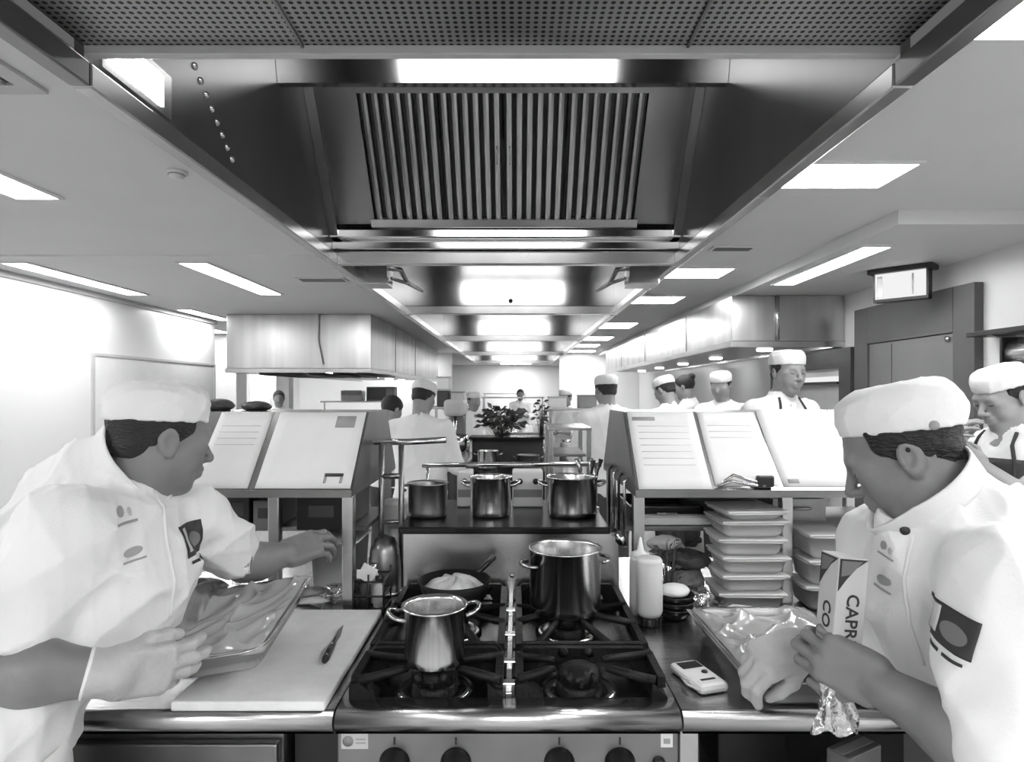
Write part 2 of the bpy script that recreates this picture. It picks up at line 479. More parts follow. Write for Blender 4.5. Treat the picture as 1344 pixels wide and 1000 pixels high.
# air grille in the ceiling, top left
t = thing('air_grille', 'black louvred air grille with pale frame in the ceiling', 'air vent', (-1.80, 1.66, CZ-0.001))
fr = MB()
for a, b in (((-0.33, -0.33), (0.33, -0.27)), ((-0.33, 0.27), (0.33, 0.33)), ((-0.33, -0.27), (-0.27, 0.27)), ((0.27, -0.27), (0.33, 0.27))):
    fr.box((a[0], a[1], -0.012), (b[0], b[1], 0))
fr.build('frame', 'light', t)
MB().box((-0.27, -0.27, -0.003), (0.27, 0.27, -0.0005)).build('backing', 'black', t)
for k in range(4):
    h = 0.25-0.065*k
    b = MB()
    for s in (-1, 1):
        b.box((-h, s*h-0.012, -0.016), (h, s*h+0.012, -0.004)); b.box((s*h-0.012, -h+0.012, -0.016), (s*h+0.012, h-0.012, -0.004))
    b.build('louvre', 'mid', t)
t = thing('smoke_detector', 'small round white detector on the ceiling beside the hood', 'smoke detector', (-1.46, 2.72, CZ-0.001))
MB().lathe([(0, -0.0005), (0.045, -0.0005), (0.045, -0.010), (0.03, -0.012)], 24).lathe([(0.03, -0.012), (0.028, -0.026), (0, -0.03)], 24).build('body', 'white_plastic', t)
MB().lathe([(0.031, -0.016), (0.034, -0.014), (0.031, -0.011)], 24, close=True).build('ring', 'mid', t)
t = thing('ceiling_grille', 'slim dark ceiling grille left of the second hood', 'air vent', (-1.62, 5.3, CZ-0.001))
b = MB(); b.box((-0.20, -0.09, -0.01), (0.20, 0.09, 0)); b.build('frame', 'ceiling', t)
MB().box((-0.18, -0.06, -0.013), (0.18, 0.06, -0.0105)).build('louvre', 'black', t)
t = thing('ceiling_grille', 'slim dark ceiling grille beside the end of the filter hood on the right', 'air vent', (1.42, 4.15, CZ-0.001))
b = MB(); b.box((-0.14, -0.07, -0.01), (0.14, 0.07, 0)); b.build('frame', 'ceiling', t)
MB().box((-0.12, -0.04, -0.013), (0.12, 0.04, -0.0105)).build('louvre', 'black', t)

# ------------------------------------------------------------------ hoods over the island
def rails(parent, y0, y1, P, m, z=CZ):
    for xa, xb in ((HL-EAVE, HL+0.02), (HR-0.02, HR+EAVE)):
        b = MB().rbox((xa, y0, z-0.045), (xb, y1, z+0.03), 0.006)
        b.v = [P(*p) for p in b.v]; b.build('edge_rail', m, parent)
# perforated supply plenum above the viewpoint
pl = thing('air_supply_plenum', 'perforated steel supply air panel over the range', 'ceiling panel', (0, 0, CZ))
MB().box((HL+0.02, -1.19, 0.06), (HR-0.02, 1.84, 0.075)).build('perforated_sheet', 'perf', pl)
b = MB(); b.rbox((HL+0.02, 1.842, 0.035), (HR-0.02, 1.872, 0.18), 0.004); b.build('end_lip', 'light', pl)
for x in (-0.62, 0.5):
    MB().box((x-0.004, -1.19, 0.052), (x+0.004, 1.84, 0.0595)).build('panel_joint', 'hood_steel', pl)
rails(pl, -1.19, 1.872, lambda x, y, z: (x, y, z-CZ), 'hood_steel')
for k in range(2):
    MB().lathe([(0, -0.012), (0.012, -0.012), (0.014, 0.0), (0, 0.0)], 12, T=Matrix.Translation((-0.72+0.1*k, 1.45, 0.059))).build('fire_nozzle', 'steel', pl)

# first hood: open box with sloping baffle filters at its far end
H1A, H1B = 1.875, 4.46
ZT = 3.42
hd = thing('exhaust_hood', 'stainless exhaust hood with slatted baffle filters above the range', 'extractor hood', (0, H1A, CZ))
def HP(x, y, z): return (x, y-H1A, z-CZ)
def hbox(mb, lo, hi, r=0): return (mb.rbox(HP(*lo), HP(*hi), r) if r else mb.box(HP(*lo), HP(*hi)))
rails(hd, H1A+0.002, H1B, HP, 'steel')
b = MB(); hbox(b, (HL-EAVE, H1B+0.001, CZ-0.045), (HR+EAVE, H1B+0.07, CZ+0.05), 0.006); b.build('end_rail', 'steel', hd)
for nm, xa, xb in (('side_panel', HL-0.03, HL), ('side_panel', HR, HR+0.03)):
    b = MB(); hbox(b, (xa, H1A, CZ+0.032), (xb, H1B, ZT)); b.build(nm, 'hood_steel', hd)
b = MB(); hbox(b, (HL, H1A, ZT), (HR, H1B, ZT+0.03)); b.build('top_panel', 'hood_steel', hd)
b = MB(); hbox(b, (HL, H1A, CZ+0.19), (HR, H1A+0.02, ZT)); b.build('front_panel', 'hood_steel', hd)
b = MB(); hbox(b, (-0.87, H1A+0.021, 3.06), (0.75, H1A+0.05, 3.36), 0.006); b.build('lamp_housing', 'steel', hd)
b = MB(); hbox(b, (-0.85, H1A+0.0505, 3.10), (0.73, H1A+0.056, 3.32)); b.build('lit_pane', 'lamp_hood', hd)
# sloping filter plane
A = Vector((0, 3.80, 3.37)); Bq = Vector((0, 4.36, 2.66))
sl = (Bq-A); L = sl.length; sl.normalize(); nrm = Vector((0, -sl.z*-1, 0)); nrm = Vector((0, sl.z, -sl.y)).normalized()  # faces viewer and down
def FP(x, s_, n_): p = A+Vector((x, 0, 0))+sl*s_+nrm*n_; return HP(*p)
def fbox(mb, x0, x1, s0, s1, n0, n1):
    vs = [FP(x0,s0,n0),FP(x1,s0,n0),FP(x1,s1,n0),FP(x0,s1,n0),FP(x0,s0,n1),FP(x1,s0,n1),FP(x1,s1,n1),FP(x0,s1,n1)]
    return mb.add(vs, [(0,3,2,1),(4,5,6,7),(0,1,5,4),(1,2,6,5),(2,3,7,6),(3,0,4,7)])
FX0, FX1 = -0.97, 0.81
for xa, xb in ((HL+0.002, FX0), (FX1, HR-0.002)):
    b = MB(); fbox(b, xa, xb, 0, L, -0.03, 0); b.build('filter_surround', 'hood_steel', hd)
b = MB(); fbox(b, FX0-0.02, FX1+0.02, -0.03, 0.06, -0.01, 0.03); b.build('filter_holder', 'steel_dark', hd)
b = MB(); fbox(b, FX0-0.02, FX1+0.02, L-0.045, L+0.02, -0.01, 0.03); b.build('filter_holder', 'steel', hd)
edges = [FX0, FX0+0.49, FX0+0.89, FX0+1.29, FX1]
for q in range(4):
    x0, x1 = edges[q]+0.006, edges[q+1]-0.006
    b = MB(); fbox(b, x0, x1, 0.06, L-0.045, -0.035, -0.028)
    ft = b.build('filter', 'black', hd)
    n = 7 if q in (0, 3) else 6
    pw = (x1-x0)/n
    for k in range(n):
        s = MB()
        xa = x0+pw*(k+0.16); xb = x0+pw*(k+0.84); m_ = (xa+xb)/2
        vs = []
        for sv in (0.06, L-0.045):
            vs += [FP(xa, sv, -0.02), FP(xa+pw*0.1, sv, 0.004), FP(m_, sv, 0.010), FP(xb-pw*0.1, sv, 0.004), FP(xb, sv, -0.02)]
        s.add(vs, [(i, i+1, 5+i+1, 5+i) for i in range(4)]+[(4, 3, 2, 1, 0), (5, 6, 7, 8, 9), (0, 5, 9, 4)])
        s.build('baffle', 'baffle', ft)
    if q in (1, 2):
        hx = x1-0.035 if q == 1 else x0+0.035
        b = MB(); c0 = L*0.42
        b.tube([FP(hx, c0, 0.008), FP(hx, c0+0.01, 0.03), FP(hx, c0+0.10, 0.03), FP(hx, c0+0.11, 0.008)], 0.006, 6)
        b.build('handle', 'steel', ft)
# bright upper beam in front of the filters, gutter below them
b = MB(); b.prism([(y-H1A, z-CZ) for y, z in ((3.36, 3.285), (3.44, 3.285), (3.44, 3.16), (3.391, 3.16))], HL+0.002, HR-0.002, 'x'); b.build('cross_beam', 'steel_mirror', hd)
b = MB(); hbox(b, (HL+0.002, 4.33, 2.56), (HR-0.002, 4.455, 2.62), 0.008); hbox(b, (HL+0.002, 4.40, CZ+0.052), (HR-0.002, 4.455, 2.558))
b.build('grease_gutter', 'steel_mirror', hd)
for x in (HL+0.002, HR-0.062):
    b = MB()
    vs = []
    for (y, z) in ((3.74, 3.41), (3.82, 3.41), (4.42, 2.56), (4.34, 2.56)):
        vs += [HP(x, y, z), HP(x+0.06, y, z)]
    b.add(vs, [(0, 2, 4, 6), (1, 7, 5, 3), (0, 1, 3, 2), (2, 3, 5, 4), (4, 5, 7, 6), (6, 7, 1, 0)])
    b.build('corner_post', 'steel', hd)
# glowing pane and polished studs added for bright reflections in the left side
b = MB(); b.box(HP(HL+0.0005, 1.94, 2.50), HP(HL+0.012, 2.33, 2.66)); fx = b.build('glow_frame', 'steel', hd)
MB().box(HP(HL+0.0125, 1.97, 2.525), HP(HL+0.016, 2.27, 2.635)).build('lit_pane', 'side_glow', hd, label='small glowing pane added for a reflection')
for k in range(8):
    f = k/7
    MB().lathe([(0, 0.012), (0.012, 0.008), (0.016, 0)], 10, T=Matrix.Translation(HP(HL+0.0005, 2.52+0.33*f, 2.80-0.25*f)) @ Matrix.Rotation(PI/2, 4, 'Y')).build('stud', 'polished', hd)

# the further hoods
def far_hood(y0, y1, label, ztop, face_m='steel'):
    t = thing('far_exhaust_hood', label, 'extractor hood', (0, y0, CZ), 0, 'exhaust hoods in a row down the kitchen')
    def P(x, y, z): return (x, y-y0, z-CZ)
    rails(t, y0, y1-0.101, P, 'steel')
    MB().rbox(P(HL-EAVE, y1-0.1, CZ-0.045), P(HR+EAVE, y1, CZ+0.05), 0.006).build('end_rail', 'steel', t)
    for xa in (HL-0.03, HR): MB().box(P(xa, y0, CZ+0.032), P(xa+0.03, y1, ztop)).build('side_panel', 'hood_steel', t)
    MB().box(P(HL, y0, ztop), P(HR, y1, ztop+0.03)).build('top_panel', 'hood_steel', t)
    MB().box(P(HL, y1-0.08, CZ+0.052), P(HR, y1-0.04, ztop)).build('end_panel', 'steel_mirror', t)
    MB().box(P(HL, y0, CZ+0.052), P(HR, y0+0.03, ztop)).build('front_panel', 'hood_steel', t)
    # lamp on the inner face of the front panel, throwing light down the hood
    MB().rbox(P(-0.87, y0+0.031, ztop-0.40), P(0.77, y0+0.06, ztop-0.04), 0.006).build('lamp_housing', 'steel', t)
    MB().box(P(-0.85, y0+0.0605, ztop-0.38), P(0.75, y0+0.066, ztop-0.06)).build('lit_pane', 'lamp_hood', t)
    return t
t = far_hood(4.56, 7.4, 'stainless hood with bright end panel behind the slatted filter hood', 3.3)
def P2(x, y, z): return (x, y-4.56, z-CZ)
for sx in (-1, 1):
    xa, xb = ((HL+0.002, HL+0.26) if sx < 0 else (HR-0.24, HR-0.002))
    MB().rbox(P2(xa, 5.0, 2.36), P2(xb, 5.25, 2.54), 0.008).build('fan_box', 'steel', t)
    xm = xb if sx < 0 else xa
    b = MB(); b.tube([P2(xm, 5.1, 2.5), P2(xm-sx*0.06, 5.25, 2.52), P2(xm-sx*0.08, 5.5, 2.45), P2(xm-sx*0.1, 6.2, 2.5)], 0.02, 8); b.build('conduit', 'steel_dark', t)
    b = MB(); b.tube([P2(xm-sx*0.02, 5.1, 2.42), P2(xm-sx*0.09, 5.3, 2.42), P2(xm-sx*0.05, 5.8, 2.5)], 0.015, 8)
    b.build('conduit', 'steel_dark', t)
b = MB(); b.lathe([(0, -0.012), (0.022, -0.012), (0.026, 0), (0, 0)], 14, T=Matrix.Translation(P2(-0.06, 7.315, 2.56)) @ Matrix.Rotation(-PI/2, 4, 'X') @ Matrix.Rotation(PI, 4, 'X'))
b.build('sensor', 'black', t)
far_hood(7.5, 11.2, 'third stainless hood in the row down the kitchen', 3.2)
far_hood(11.3, 15.5, 'fourth stainless hood in the row down the kitchen', 3.1)
far_hood(15.6, 19.8, 'furthest stainless hood in the row down the kitchen', 3.0)

# hoods over the side walls
def wall_hood(x0, x1, y0, y1, z0, z1, label, seams, inner):
    t = thing('wall_hood', label, 'extractor hood', ((x0+x1)/2, y0, z0))
    def P(x, y, z): return (x-(x0+x1)/2, y-y0, z-z0)
    MB().rbox(P(x0, y0, z0+0.05), P(x1, y1, z1-0.002), 0.006).build('canopy', 'steel_v', t)
    b = MB(); b.box(P(x0-0.012, y0-0.012, z0), P(x1, y0+0.05, z0+0.049)); b.build('lower_rim', 'steel', t)
    for xa in (x0-0.012, x1-0.062): MB().box(P(xa, y0+0.0505, z0), P(xa+0.062, y1, z0+0.049)).build('lower_rim', 'steel', t)
    for k in range(5):
        ya = y0+(y1-y0)*(0.10+0.2*k); xc = (x0+x1)/2+0.1*(x1-x0)
        MB().lathe([(0, 0.012), (0.07, 0.012), (0.08, 0.028), (0, 0.028)], 16, T=Matrix.Translation(P(xc, ya, z0))).build('lamp_disc', 'lamp', t)  # round hood lamps, added beyond those visible and strengthened to brighten the background
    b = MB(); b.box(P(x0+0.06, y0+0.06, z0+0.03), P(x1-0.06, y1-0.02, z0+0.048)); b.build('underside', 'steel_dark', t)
    for s in seams:
        MB().box(P(inner-0.006, s-0.008, z0+0.055), P(inner+0.006, s+0.008, z1-0.004)).build('seam', 'steel_dark', t)
    return t
t = wall_hood(1.94, WR-0.003, 5.69, 13.6, 1.91, 2.374, 'long stainless wall hood on the right by the dark door', (7.2, 9.5, 11.6), 1.94)
MB().tube([(-0.1, -0.012, 0.06), (-0.1, -0.012, 0.46)], 0.02, 8).build('pipe', 'steel', t)
t = wall_hood(-3.5, -1.75, 7.65, 14.2, 1.74, 2.449, 'broad stainless hood over the left range beyond the white wall', (9.2, 11.0), -1.75)
for k in range(5):
    MB().tube([(-0.5+0.3*k, 0.1, -0.005), (-0.3+0.3*k, 0.9, -0.02), (-0.2+0.25*k, 1.8, -0.005)], 0.025, 6).build('pipe', 'dark', t)
MB().tube([(0.25, -0.014, 0.72), (0.24, -0.02, 0.4), (0.3, -0.02, 0.1)], 0.008, 6).build('cable', 'light', t)

# ------------------------------------------------------------------ right wall: dark door, exit sign, shelf
dr = struct('door_1', MB().rbox((WR-0.06, 4.0, 0.0), (WR-0.001, 4.2, 2.2), 0.004).rbox((WR-0.06, 5.22, 0), (WR-0.001, 5.42, 2.2), 0.004).box((WR-0.06, 4.2, 1.9), (WR-0.001, 5.22, 2.2)), 'door_dark', 'tall charcoal door frame in the right wall')
MB().box((WR-0.045, 4.205, 0.01), (WR-0.005, 5.215, 1.895)).build('door_leaf', 'door_grey', dr, label='grey door leaf')
b = MB(); b.tube([(WR-0.046, 4.3, 1.05), (WR-0.085, 4.3, 1.05), (WR-0.085, 4.3, 1.35), (WR-0.046, 4.3, 1.35)], 0.01, 8); b.build('pull_handle', 'steel', dr)
MB().box((WR-0.049, 4.9, 0.05), (WR-0.0455, 4.91, 1.88)).build('panel_joint', 'door_dark', dr)
MB().lathe([(0, 0), (0.02, 0.0), (0.02, 0.015), (0, 0.018)], 12, T=Matrix.Translation((WR-0.046, 4.26, 1.86)) @ Matrix.Rotation(-PI/2, 4, 'Y')).build('closer_pin', 'steel', dr)

t = thing('exit_sign', 'lit white exit sign box with black frame under the ceiling', 'sign', (2.70, 4.42, 2.374))
T0 = Matrix.Rotation(-0.85, 4, 'Z') @ Matrix.Diagonal((0.86, 1, 1, 1))
b = MB(); b.add([], []); b.rbox((-0.235, -0.075, -0.035), (0.235, 0.075, -0.002), 0.004, T0); b.build('canopy', 'black', t)
b = MB()
b.box((-0.2, -0.045, -0.235), (0.2, -0.0305, -0.215), T0); b.box((-0.2, -0.045, -0.215), (-0.185, -0.0305, -0.036), T0); b.box((0.185, -0.045, -0.215), (0.2, -0.0305, -0.036), T0)
b.box((-0.2, -0.03, -0.235), (0.2, 0.04, -0.036), T0)
b.build('housing', 'black', t)
MB().box((-0.184, -0.044, -0.214), (0.184, -0.0308, -0.037), T0).build('lit_face', 'glow_soft', t)
MB().box((-0.17, -0.0465, -0.2), (-0.13, -0.0443, -0.055), T0).build('pictogram', 'light', t, label='pale grey mark on the lit face')
MB().box((0.085, -0.0465, -0.2), (0.10, -0.0443, -0.055), T0).build('pictogram', 'light', t)

# shelf with equipment on the right wall, near the door
t = thing('wall_shelf', 'black edged wall shelf beside the dark door', 'shelf', (WR, 3.3, 1.84))
MB().rbox((-0.17, -0.6, 0), (-0.001, 0.62, 0.03), 0.003).build('board', 'black', t)
for y in (-0.45, 0.45): MB().prism([(-0.15, -0.001), (-0.001, -0.001), (-0.001, -0.05)], y-0.012, y+0.012, 'y').build('bracket', 'steel', t)
t = thing('paper_roll_dispenser', 'steel roll dispenser mounted below the wall shelf', 'dispenser', (WR, 3.25, 1.74))
MB().lathe([(0, -0.34), (0.078, -0.34), (0.085, -0.33), (0.085, 0.33), (0.078, 0.34), (0, 0.34)], 24, T=Matrix.Translation((-0.11, 0, -0.02)) @ Matrix.Rotation(PI/2, 4, 'X')).build('drum', 'polished', t)
for y in (-0.36, 0.345): MB().rbox((-0.2, y, -0.08), (-0.001, y+0.015, 0.075), 0.003).build('bracket', 'black', t)
# dark wall niche beneath the right hood with a ledge given its own glow
t = thing('pass_window', 'black framed serving hatch with a pale back below the right hood', 'hatch', (WR, 6.1, 1.0))
b = MB(); b.box((-0.06, -0.62, 0.0), (-0.001, -0.42, 0.895)).box((-0.06, 0.95, 0), (-0.001, 1.1, 0.895)).box((-0.06, -0.42, 0.72), (-0.001, 0.95, 0.895)); b.build('frame', 'dark', t)
MB().box((-0.02, -0.42, 0.0), (-0.001, 0.95, 0.72)).build('back_panel', 'light', t)
MB().box((-0.075, -0.41, 0.60), (-0.021, 0.9, 0.645)).build('glow_ledge', 'glow_soft', t)
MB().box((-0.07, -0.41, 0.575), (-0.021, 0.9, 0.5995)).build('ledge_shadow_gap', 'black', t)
# ------------------------------------------------------------------ figures: smooth signed-distance bodies turned into one mesh
class SDF:
    def __init__(s, lo, hi, h):
        s.h = h
        s.lo = np.array(lo, float); s.n = np.ceil((np.array(hi, float)-s.lo)/h).astype(int)+1
        s.f = np.full(tuple(s.n), 0.5, np.float32)
    def _sub(s, lo, hi):
        a = np.clip(np.floor((np.array(lo)-s.lo)/s.h).astype(int), 0, s.n)
        b = np.clip(np.ceil((np.array(hi)-s.lo)/s.h).astype(int)+1, 0, s.n)
        if np.any(b <= a): return None
        ax = [(s.lo[i]+s.h*np.arange(a[i], b[i])).astype(np.float32) for i in range(3)]
        X = (ax[0][:, None, None], ax[1][None, :, None], ax[2][None, None, :])
        return tuple(slice(a[i], b[i]) for i in range(3)), X
    def _mix(s, sl, d, k, op):
        f = s.f[sl]
        if op == 'sub':
            g = -d
            hh = np.maximum(k-np.abs(f-g), 0)/k if k > 0 else 0
            s.f[sl] = np.maximum(f, g)+hh*hh*k*0.25
        elif op == 'and':
            s.f[sl] = np.maximum(f, d)
        else:
            hh = np.maximum(k-np.abs(f-d), 0)/k if k > 0 else 0
            s.f[sl] = np.minimum(f, d)-hh*hh*k*0.25
    def cap(s, a, b, ra, rb=None, k=0.01, op='add'):
        rb = ra if rb is None else rb
        a = np.array(a, float); b = np.array(b, float); r = max(ra, rb)+k+3*s.h
        q = s._sub(np.minimum(a, b)-r, np.maximum(a, b)+r)
        if q is None: return s
        sl, X = q; ab = b-a; L = float(ab @ ab)+1e-12
        P = [X[i]-np.float32(a[i]) for i in range(3)]
        t = np.clip((P[0]*ab[0]+P[1]*ab[1]+P[2]*ab[2])/L, 0, 1).astype(np.float32)
        d = np.sqrt((P[0]-t*ab[0])**2+(P[1]-t*ab[1])**2+(P[2]-t*ab[2])**2)-(ra+(rb-ra)*t)
        s._mix(sl, d.astype(np.float32), k, op); return s
    def chain(s, pts, rs, k=0.01):
        for i in range(len(pts)-1): s.cap(pts[i], pts[i+1], rs[i], rs[i+1], k)
        return s
    def fn(s, fr, lo, hi, func, k=0.01, op='add'):
        """func(x,y,z) in the local frame fr (4x4), bounded by the local box lo..hi"""
        Mi = np.array(fr.inverted())
        cs = np.array([list(fr @ Vector((x, y, z))) for x in (lo[0], hi[0]) for y in (lo[1], hi[1]) for z in (lo[2], hi[2])])
        r = k+3*s.h
        q = s._sub(cs.min(0)-r, cs.max(0)+r)
        if q is None: return s
        sl, X = q
        l = [(Mi[i, 0]*X[0]+Mi[i, 1]*X[1]+Mi[i, 2]*X[2]+Mi[i, 3]).astype(np.float32) for i in range(3)]
        s._mix(sl, func(*l).astype(np.float32), k, op); return s
    def ell(s, fr, c, r, k=0.01, op='add'):
        def f(x, y, z):
            x = x-c[0]; y = y-c[1]; z = z-c[2]
            k0 = np.sqrt((x/r[0])**2+(y/r[1])**2+(z/r[2])**2)
            k1 = np.sqrt((x/r[0]**2)**2+(y/r[1]**2)**2+(z/r[2]**2)**2)+1e-9
            return k0*(k0-1)/k1
        return s.fn(fr, [c[i]-r[i] for i in range(3)], [c[i]+r[i] for i in range(3)], f, k, op)
    def rbox(s, fr, c, hs, r, k=0.01, op='add'):
        def f(x, y, z):
            x = np.abs(x-c[0])-hs[0]; y = np.abs(y-c[1])-hs[1]; z = np.abs(z-c[2])-hs[2]
            o = np.sqrt(np.maximum(x, 0)**2+np.maximum(y, 0)**2+np.maximum(z, 0)**2)
            return o+np.minimum(np.maximum(x, np.maximum(y, z)), 0)-r
        m = [hs[i]+r for i in range(3)]
        return s.fn(fr, [c[i]-m[i] for i in range(3)], [c[i]+m[i] for i in range(3)], f, k, op)
    def folds(s, amp, seed=0, freq=26, stretch=(1, 1, 0.35), axis=None):
        """cloth folds: bends the surface with a sum of warped waves"""
        rng = np.random.RandomState(seed)
        a = np.abs(s.f) < 4*s.h+amp*3
        I = np.argwhere(a)
        P = (s.lo+s.h*I)*np.array(stretch)
        d = np.zeros(len(I))
        for o in range(5):
            v = rng.normal(size=3); v /= np.linalg.norm(v)
            w2 = rng.normal(size=3)
            ph = P @ v*freq*(0.6+0.35*o)+1.6*np.sin(P @ w2*freq*0.33+o)
            d += (1-np.abs(np.sin(ph)))**2*(0.5-0.04*o)
        d = d/5-0.13
        s.f[tuple(I.T)] -= (amp*d*6).astype(np.float32)
        return s
    def mesh(s):
        f = s.f
        f[0], f[-1], f[:, 0], f[:, -1], f[:, :, 0], f[:, :, -1] = .5, .5, .5, .5, .5, .5
        ins = f < 0
        any_ = np.zeros(tuple(s.n-1), bool); all_ = np.ones(tuple(s.n-1), bool)
        for i in (0, 1):
            for j in (0, 1):
                for k in (0, 1):
                    c = ins[i:s.n[0]-1+i, j:s.n[1]-1+j, k:s.n[2]-1+k]
                    any_ |= c; all_ &= c
        act = any_ & ~all_
        cells = np.argwhere(act)
        idx = np.full(act.shape, -1, np.int32); idx[act] = np.arange(len(cells))
        co = [(i, j, k) for i in (0, 1) for j in (0, 1) for k in (0, 1)]
        V = np.stack([f[cells[:, 0]+i, cells[:, 1]+j, cells[:, 2]+k] for i, j, k in co], 1)
        acc = np.zeros((len(cells), 3)); cnt = np.zeros(len(cells))
        for a in range(8):
            for b in range(a+1, 8):
                if sum(abs(co[a][q]-co[b][q]) for q in range(3)) != 1: continue
                va, vb = V[:, a], V[:, b]; m = (va < 0) != (vb < 0)
                t = np.where(m, va/(va-vb+1e-20), 0)
                p = np.array(co[a])[None]+t[:, None]*(np.array(co[b])-np.array(co[a]))[None]
                acc += p*m[:, None]; cnt += m
        verts = s.lo+s.h*(cells+acc/cnt[:, None])
        faces = []
        for ax in range(3):
            o1, o2 = [(1, 2), (2, 0), (0, 1)][ax]
            sl0 = [slice(None)]*3; sl1 = [slice(None)]*3
            sl0[ax] = slice(0, -1); sl1[ax] = slice(1, None)
            a, b = ins[tuple(sl0)], ins[tuple(sl1)]
            e = np.argwhere(a != b)
            e = e[(e[:, o1] > 0) & (e[:, o2] > 0) & (e[:, o1] < s.n[o1]-1) & (e[:, o2] < s.n[o2]-1)]
            if len(e) == 0: continue
            fl = a[tuple(e.T)]
            def at_(d1, d2):
                c = e.copy(); c[:, o1] -= d1; c[:, o2] -= d2
                return idx[tuple(c.T)]
            q = np.stack([at_(1, 1), at_(0, 1), at_(0, 0), at_(1, 0)], 1)
            q[~fl] = q[~fl][:, ::-1]
            faces.append(q)
        return verts, np.concatenate(faces)
    def build(s, name, m, parent, smooth_iter=1, **kw):
        v, fc = s.mesh()
        if smooth_iter:
            E = np.concatenate([fc[:, [i, (i+1) % 4]] for i in range(4)])
            for _ in range(smooth_iter):
                ac = np.zeros_like(v); ct = np.zeros(len(v))
                for c in range(3): ac[:, c] = np.bincount(E[:, 0], v[E[:, 1], c], len(v))+np.bincount(E[:, 1], v[E[:, 0], c], len(v))
                ct = np.bincount(E[:, 0], minlength=len(v))+np.bincount(E[:, 1], minlength=len(v))
                v = 0.5*v+0.5*ac/np.maximum(ct, 1)[:, None]
        v = v-np.array(parent.location)
        me = bpy.data.meshes.new(name)
        me.vertices.add(len(v)); me.vertices.foreach_set('co', v.astype(np.float32).ravel())
        me.loops.add(len(fc)*4); me.loops.foreach_set('vertex_index', fc.astype(np.int32).ravel())
        me.polygons.add(len(fc)); me.polygons.foreach_set('loop_start', np.arange(0, len(fc)*4, 4, dtype=np.int32))
        me.polygons.foreach_set('use_smooth', np.ones(len(fc), bool))
        me.update(calc_edges=True)
        me.validate()
        me.materials.append(M[m] if isinstance(m, str) else m)
        o = bpy.data.objects.new(name, me); C.objects.link(o); o.parent = parent
        return tag(o, **kw)

def head_frame(c, fwd, tilt=0.0, up=(0, 0, 1), roll=0.0):
    """c head centre, fwd horizontal facing direction, tilt downward in radians"""
    f = Vector(fwd).normalized(); u = Vector(up)
    l = u.cross(f).normalized()
    f2 = (f*math.cos(tilt)-u*math.sin(tilt)).normalized(); u2 = f2.cross(l)
    if roll:
        R = Matrix.Rotation(roll, 3, f2); l = R @ l; u2 = R @ u2
    m = Matrix((f2, l, u2)).transposed().to_4x4(); m.translation = Vector(c)
    return m

def add_head(s, H, fat=1.0, sc=1.0, detail=True):
    H = H @ Matrix.Scale(sc, 4)
    s.ell(H, (-0.012, 0, 0.034), (0.096, 0.076, 0.086), 0.01)
    s.ell(H, (0.030, 0, -0.030), (0.060, 0.060*fat, 0.088), 0.03)
    s.ell(H, (0.010, 0, -0.050), (0.062, 0.063*fat, 0.052*fat), 0.02)       # jaw
    s.ell(H, (0.058, 0, -0.100), (0.028, 0.030, 0.020), 0.03)               # chin
    for q in (-1, 1):
        s.ell(H, (0.052, q*0.036, -0.034), (0.030, 0.025*fat, 0.034), 0.02) # cheek
        s.ell(H, (0.062, q*0.043, -0.004), (0.020, 0.018, 0.012), 0.02)     # cheekbone
    if not detail:
        s.cap(H @ Vector((0.084, 0, 0.01)), H @ Vector((0.106, 0, -0.03)), 0.009, 0.012, 0.01)
        for q in (-1, 1): s.ell(H, (-0.008, q*0.078, -0.004), (0.020, 0.009, 0.032), 0.006)
        return
    s.cap(H @ Vector((0.080, -0.034, 0.022)), H @ Vector((0.080, 0.034, 0.022)), 0.011, 0.011, 0.02)  # brow
    for q in (-1, 1):
        s.ell(H, (0.100, q*0.031, 0.002), (0.017, 0.019, 0.012), 0.012, 'sub')
        s.ell(H, (0.076, q*0.031, 0.002), (0.0135, 0.0145, 0.0125), 0.004)
    s.cap(H @ Vector((0.086, 0, 0.014)), H @ Vector((0.112, 0, -0.026)), 0.0075, 0.0100, 0.010)
    s.ell(H, (0.112, 0, -0.030), (0.013, 0.012, 0.011), 0.006)
    for q in (-1, 1): s.ell(H, (0.100, q*0.013, -0.034), (0.012, 0.008, 0.008), 0.006)
    s.ell(H, (0.086, 0, -0.062), (0.016, 0.026, 0.020), 0.014)
    s.cap(H @ Vector((0.094, -0.017, -0.057)), H @ Vector((0.094, 0.017, -0.057)), 0.0062, 0.0062, 0.006)
    s.cap(H @ Vector((0.092, -0.014, -0.070)), H @ Vector((0.092, 0.014, -0.070)), 0.0072, 0.0072, 0.006)
    s.cap(H @ Vector((0.103, -0.020, -0.0635)), H @ Vector((0.103, 0.020, -0.0635)), 0.0030, 0.0030, 0.003, 'sub')
    for q in (-1, 1):
        E = H @ Matrix.Translation((-0.010, q*0.077, -0.008)) @ Matrix.Rotation(-0.22, 4, 'Y') @ Matrix.Rotation(q*0.30, 4, 'Z') @ Matrix.Scale(0.84, 4)
        s.ell(E, (0, 0, 0), (0.023, 0.0085, 0.036), 0.006)
        s.ell(E, (-0.004, q*0.004, 0.004), (0.024, 0.006, 0.034), 0.004)
        s.ell(E, (0.003, q*0.0095, 0.000), (0.0135, 0.0085, 0.0235), 0.003, 'sub')
        s.ell(E, (0.016, q*0.006, -0.008), (0.005, 0.005, 0.008), 0.004)
        s.ell(E, (0.000, q*0.002, -0.031), (0.010, 0.007, 0.010), 0.006)

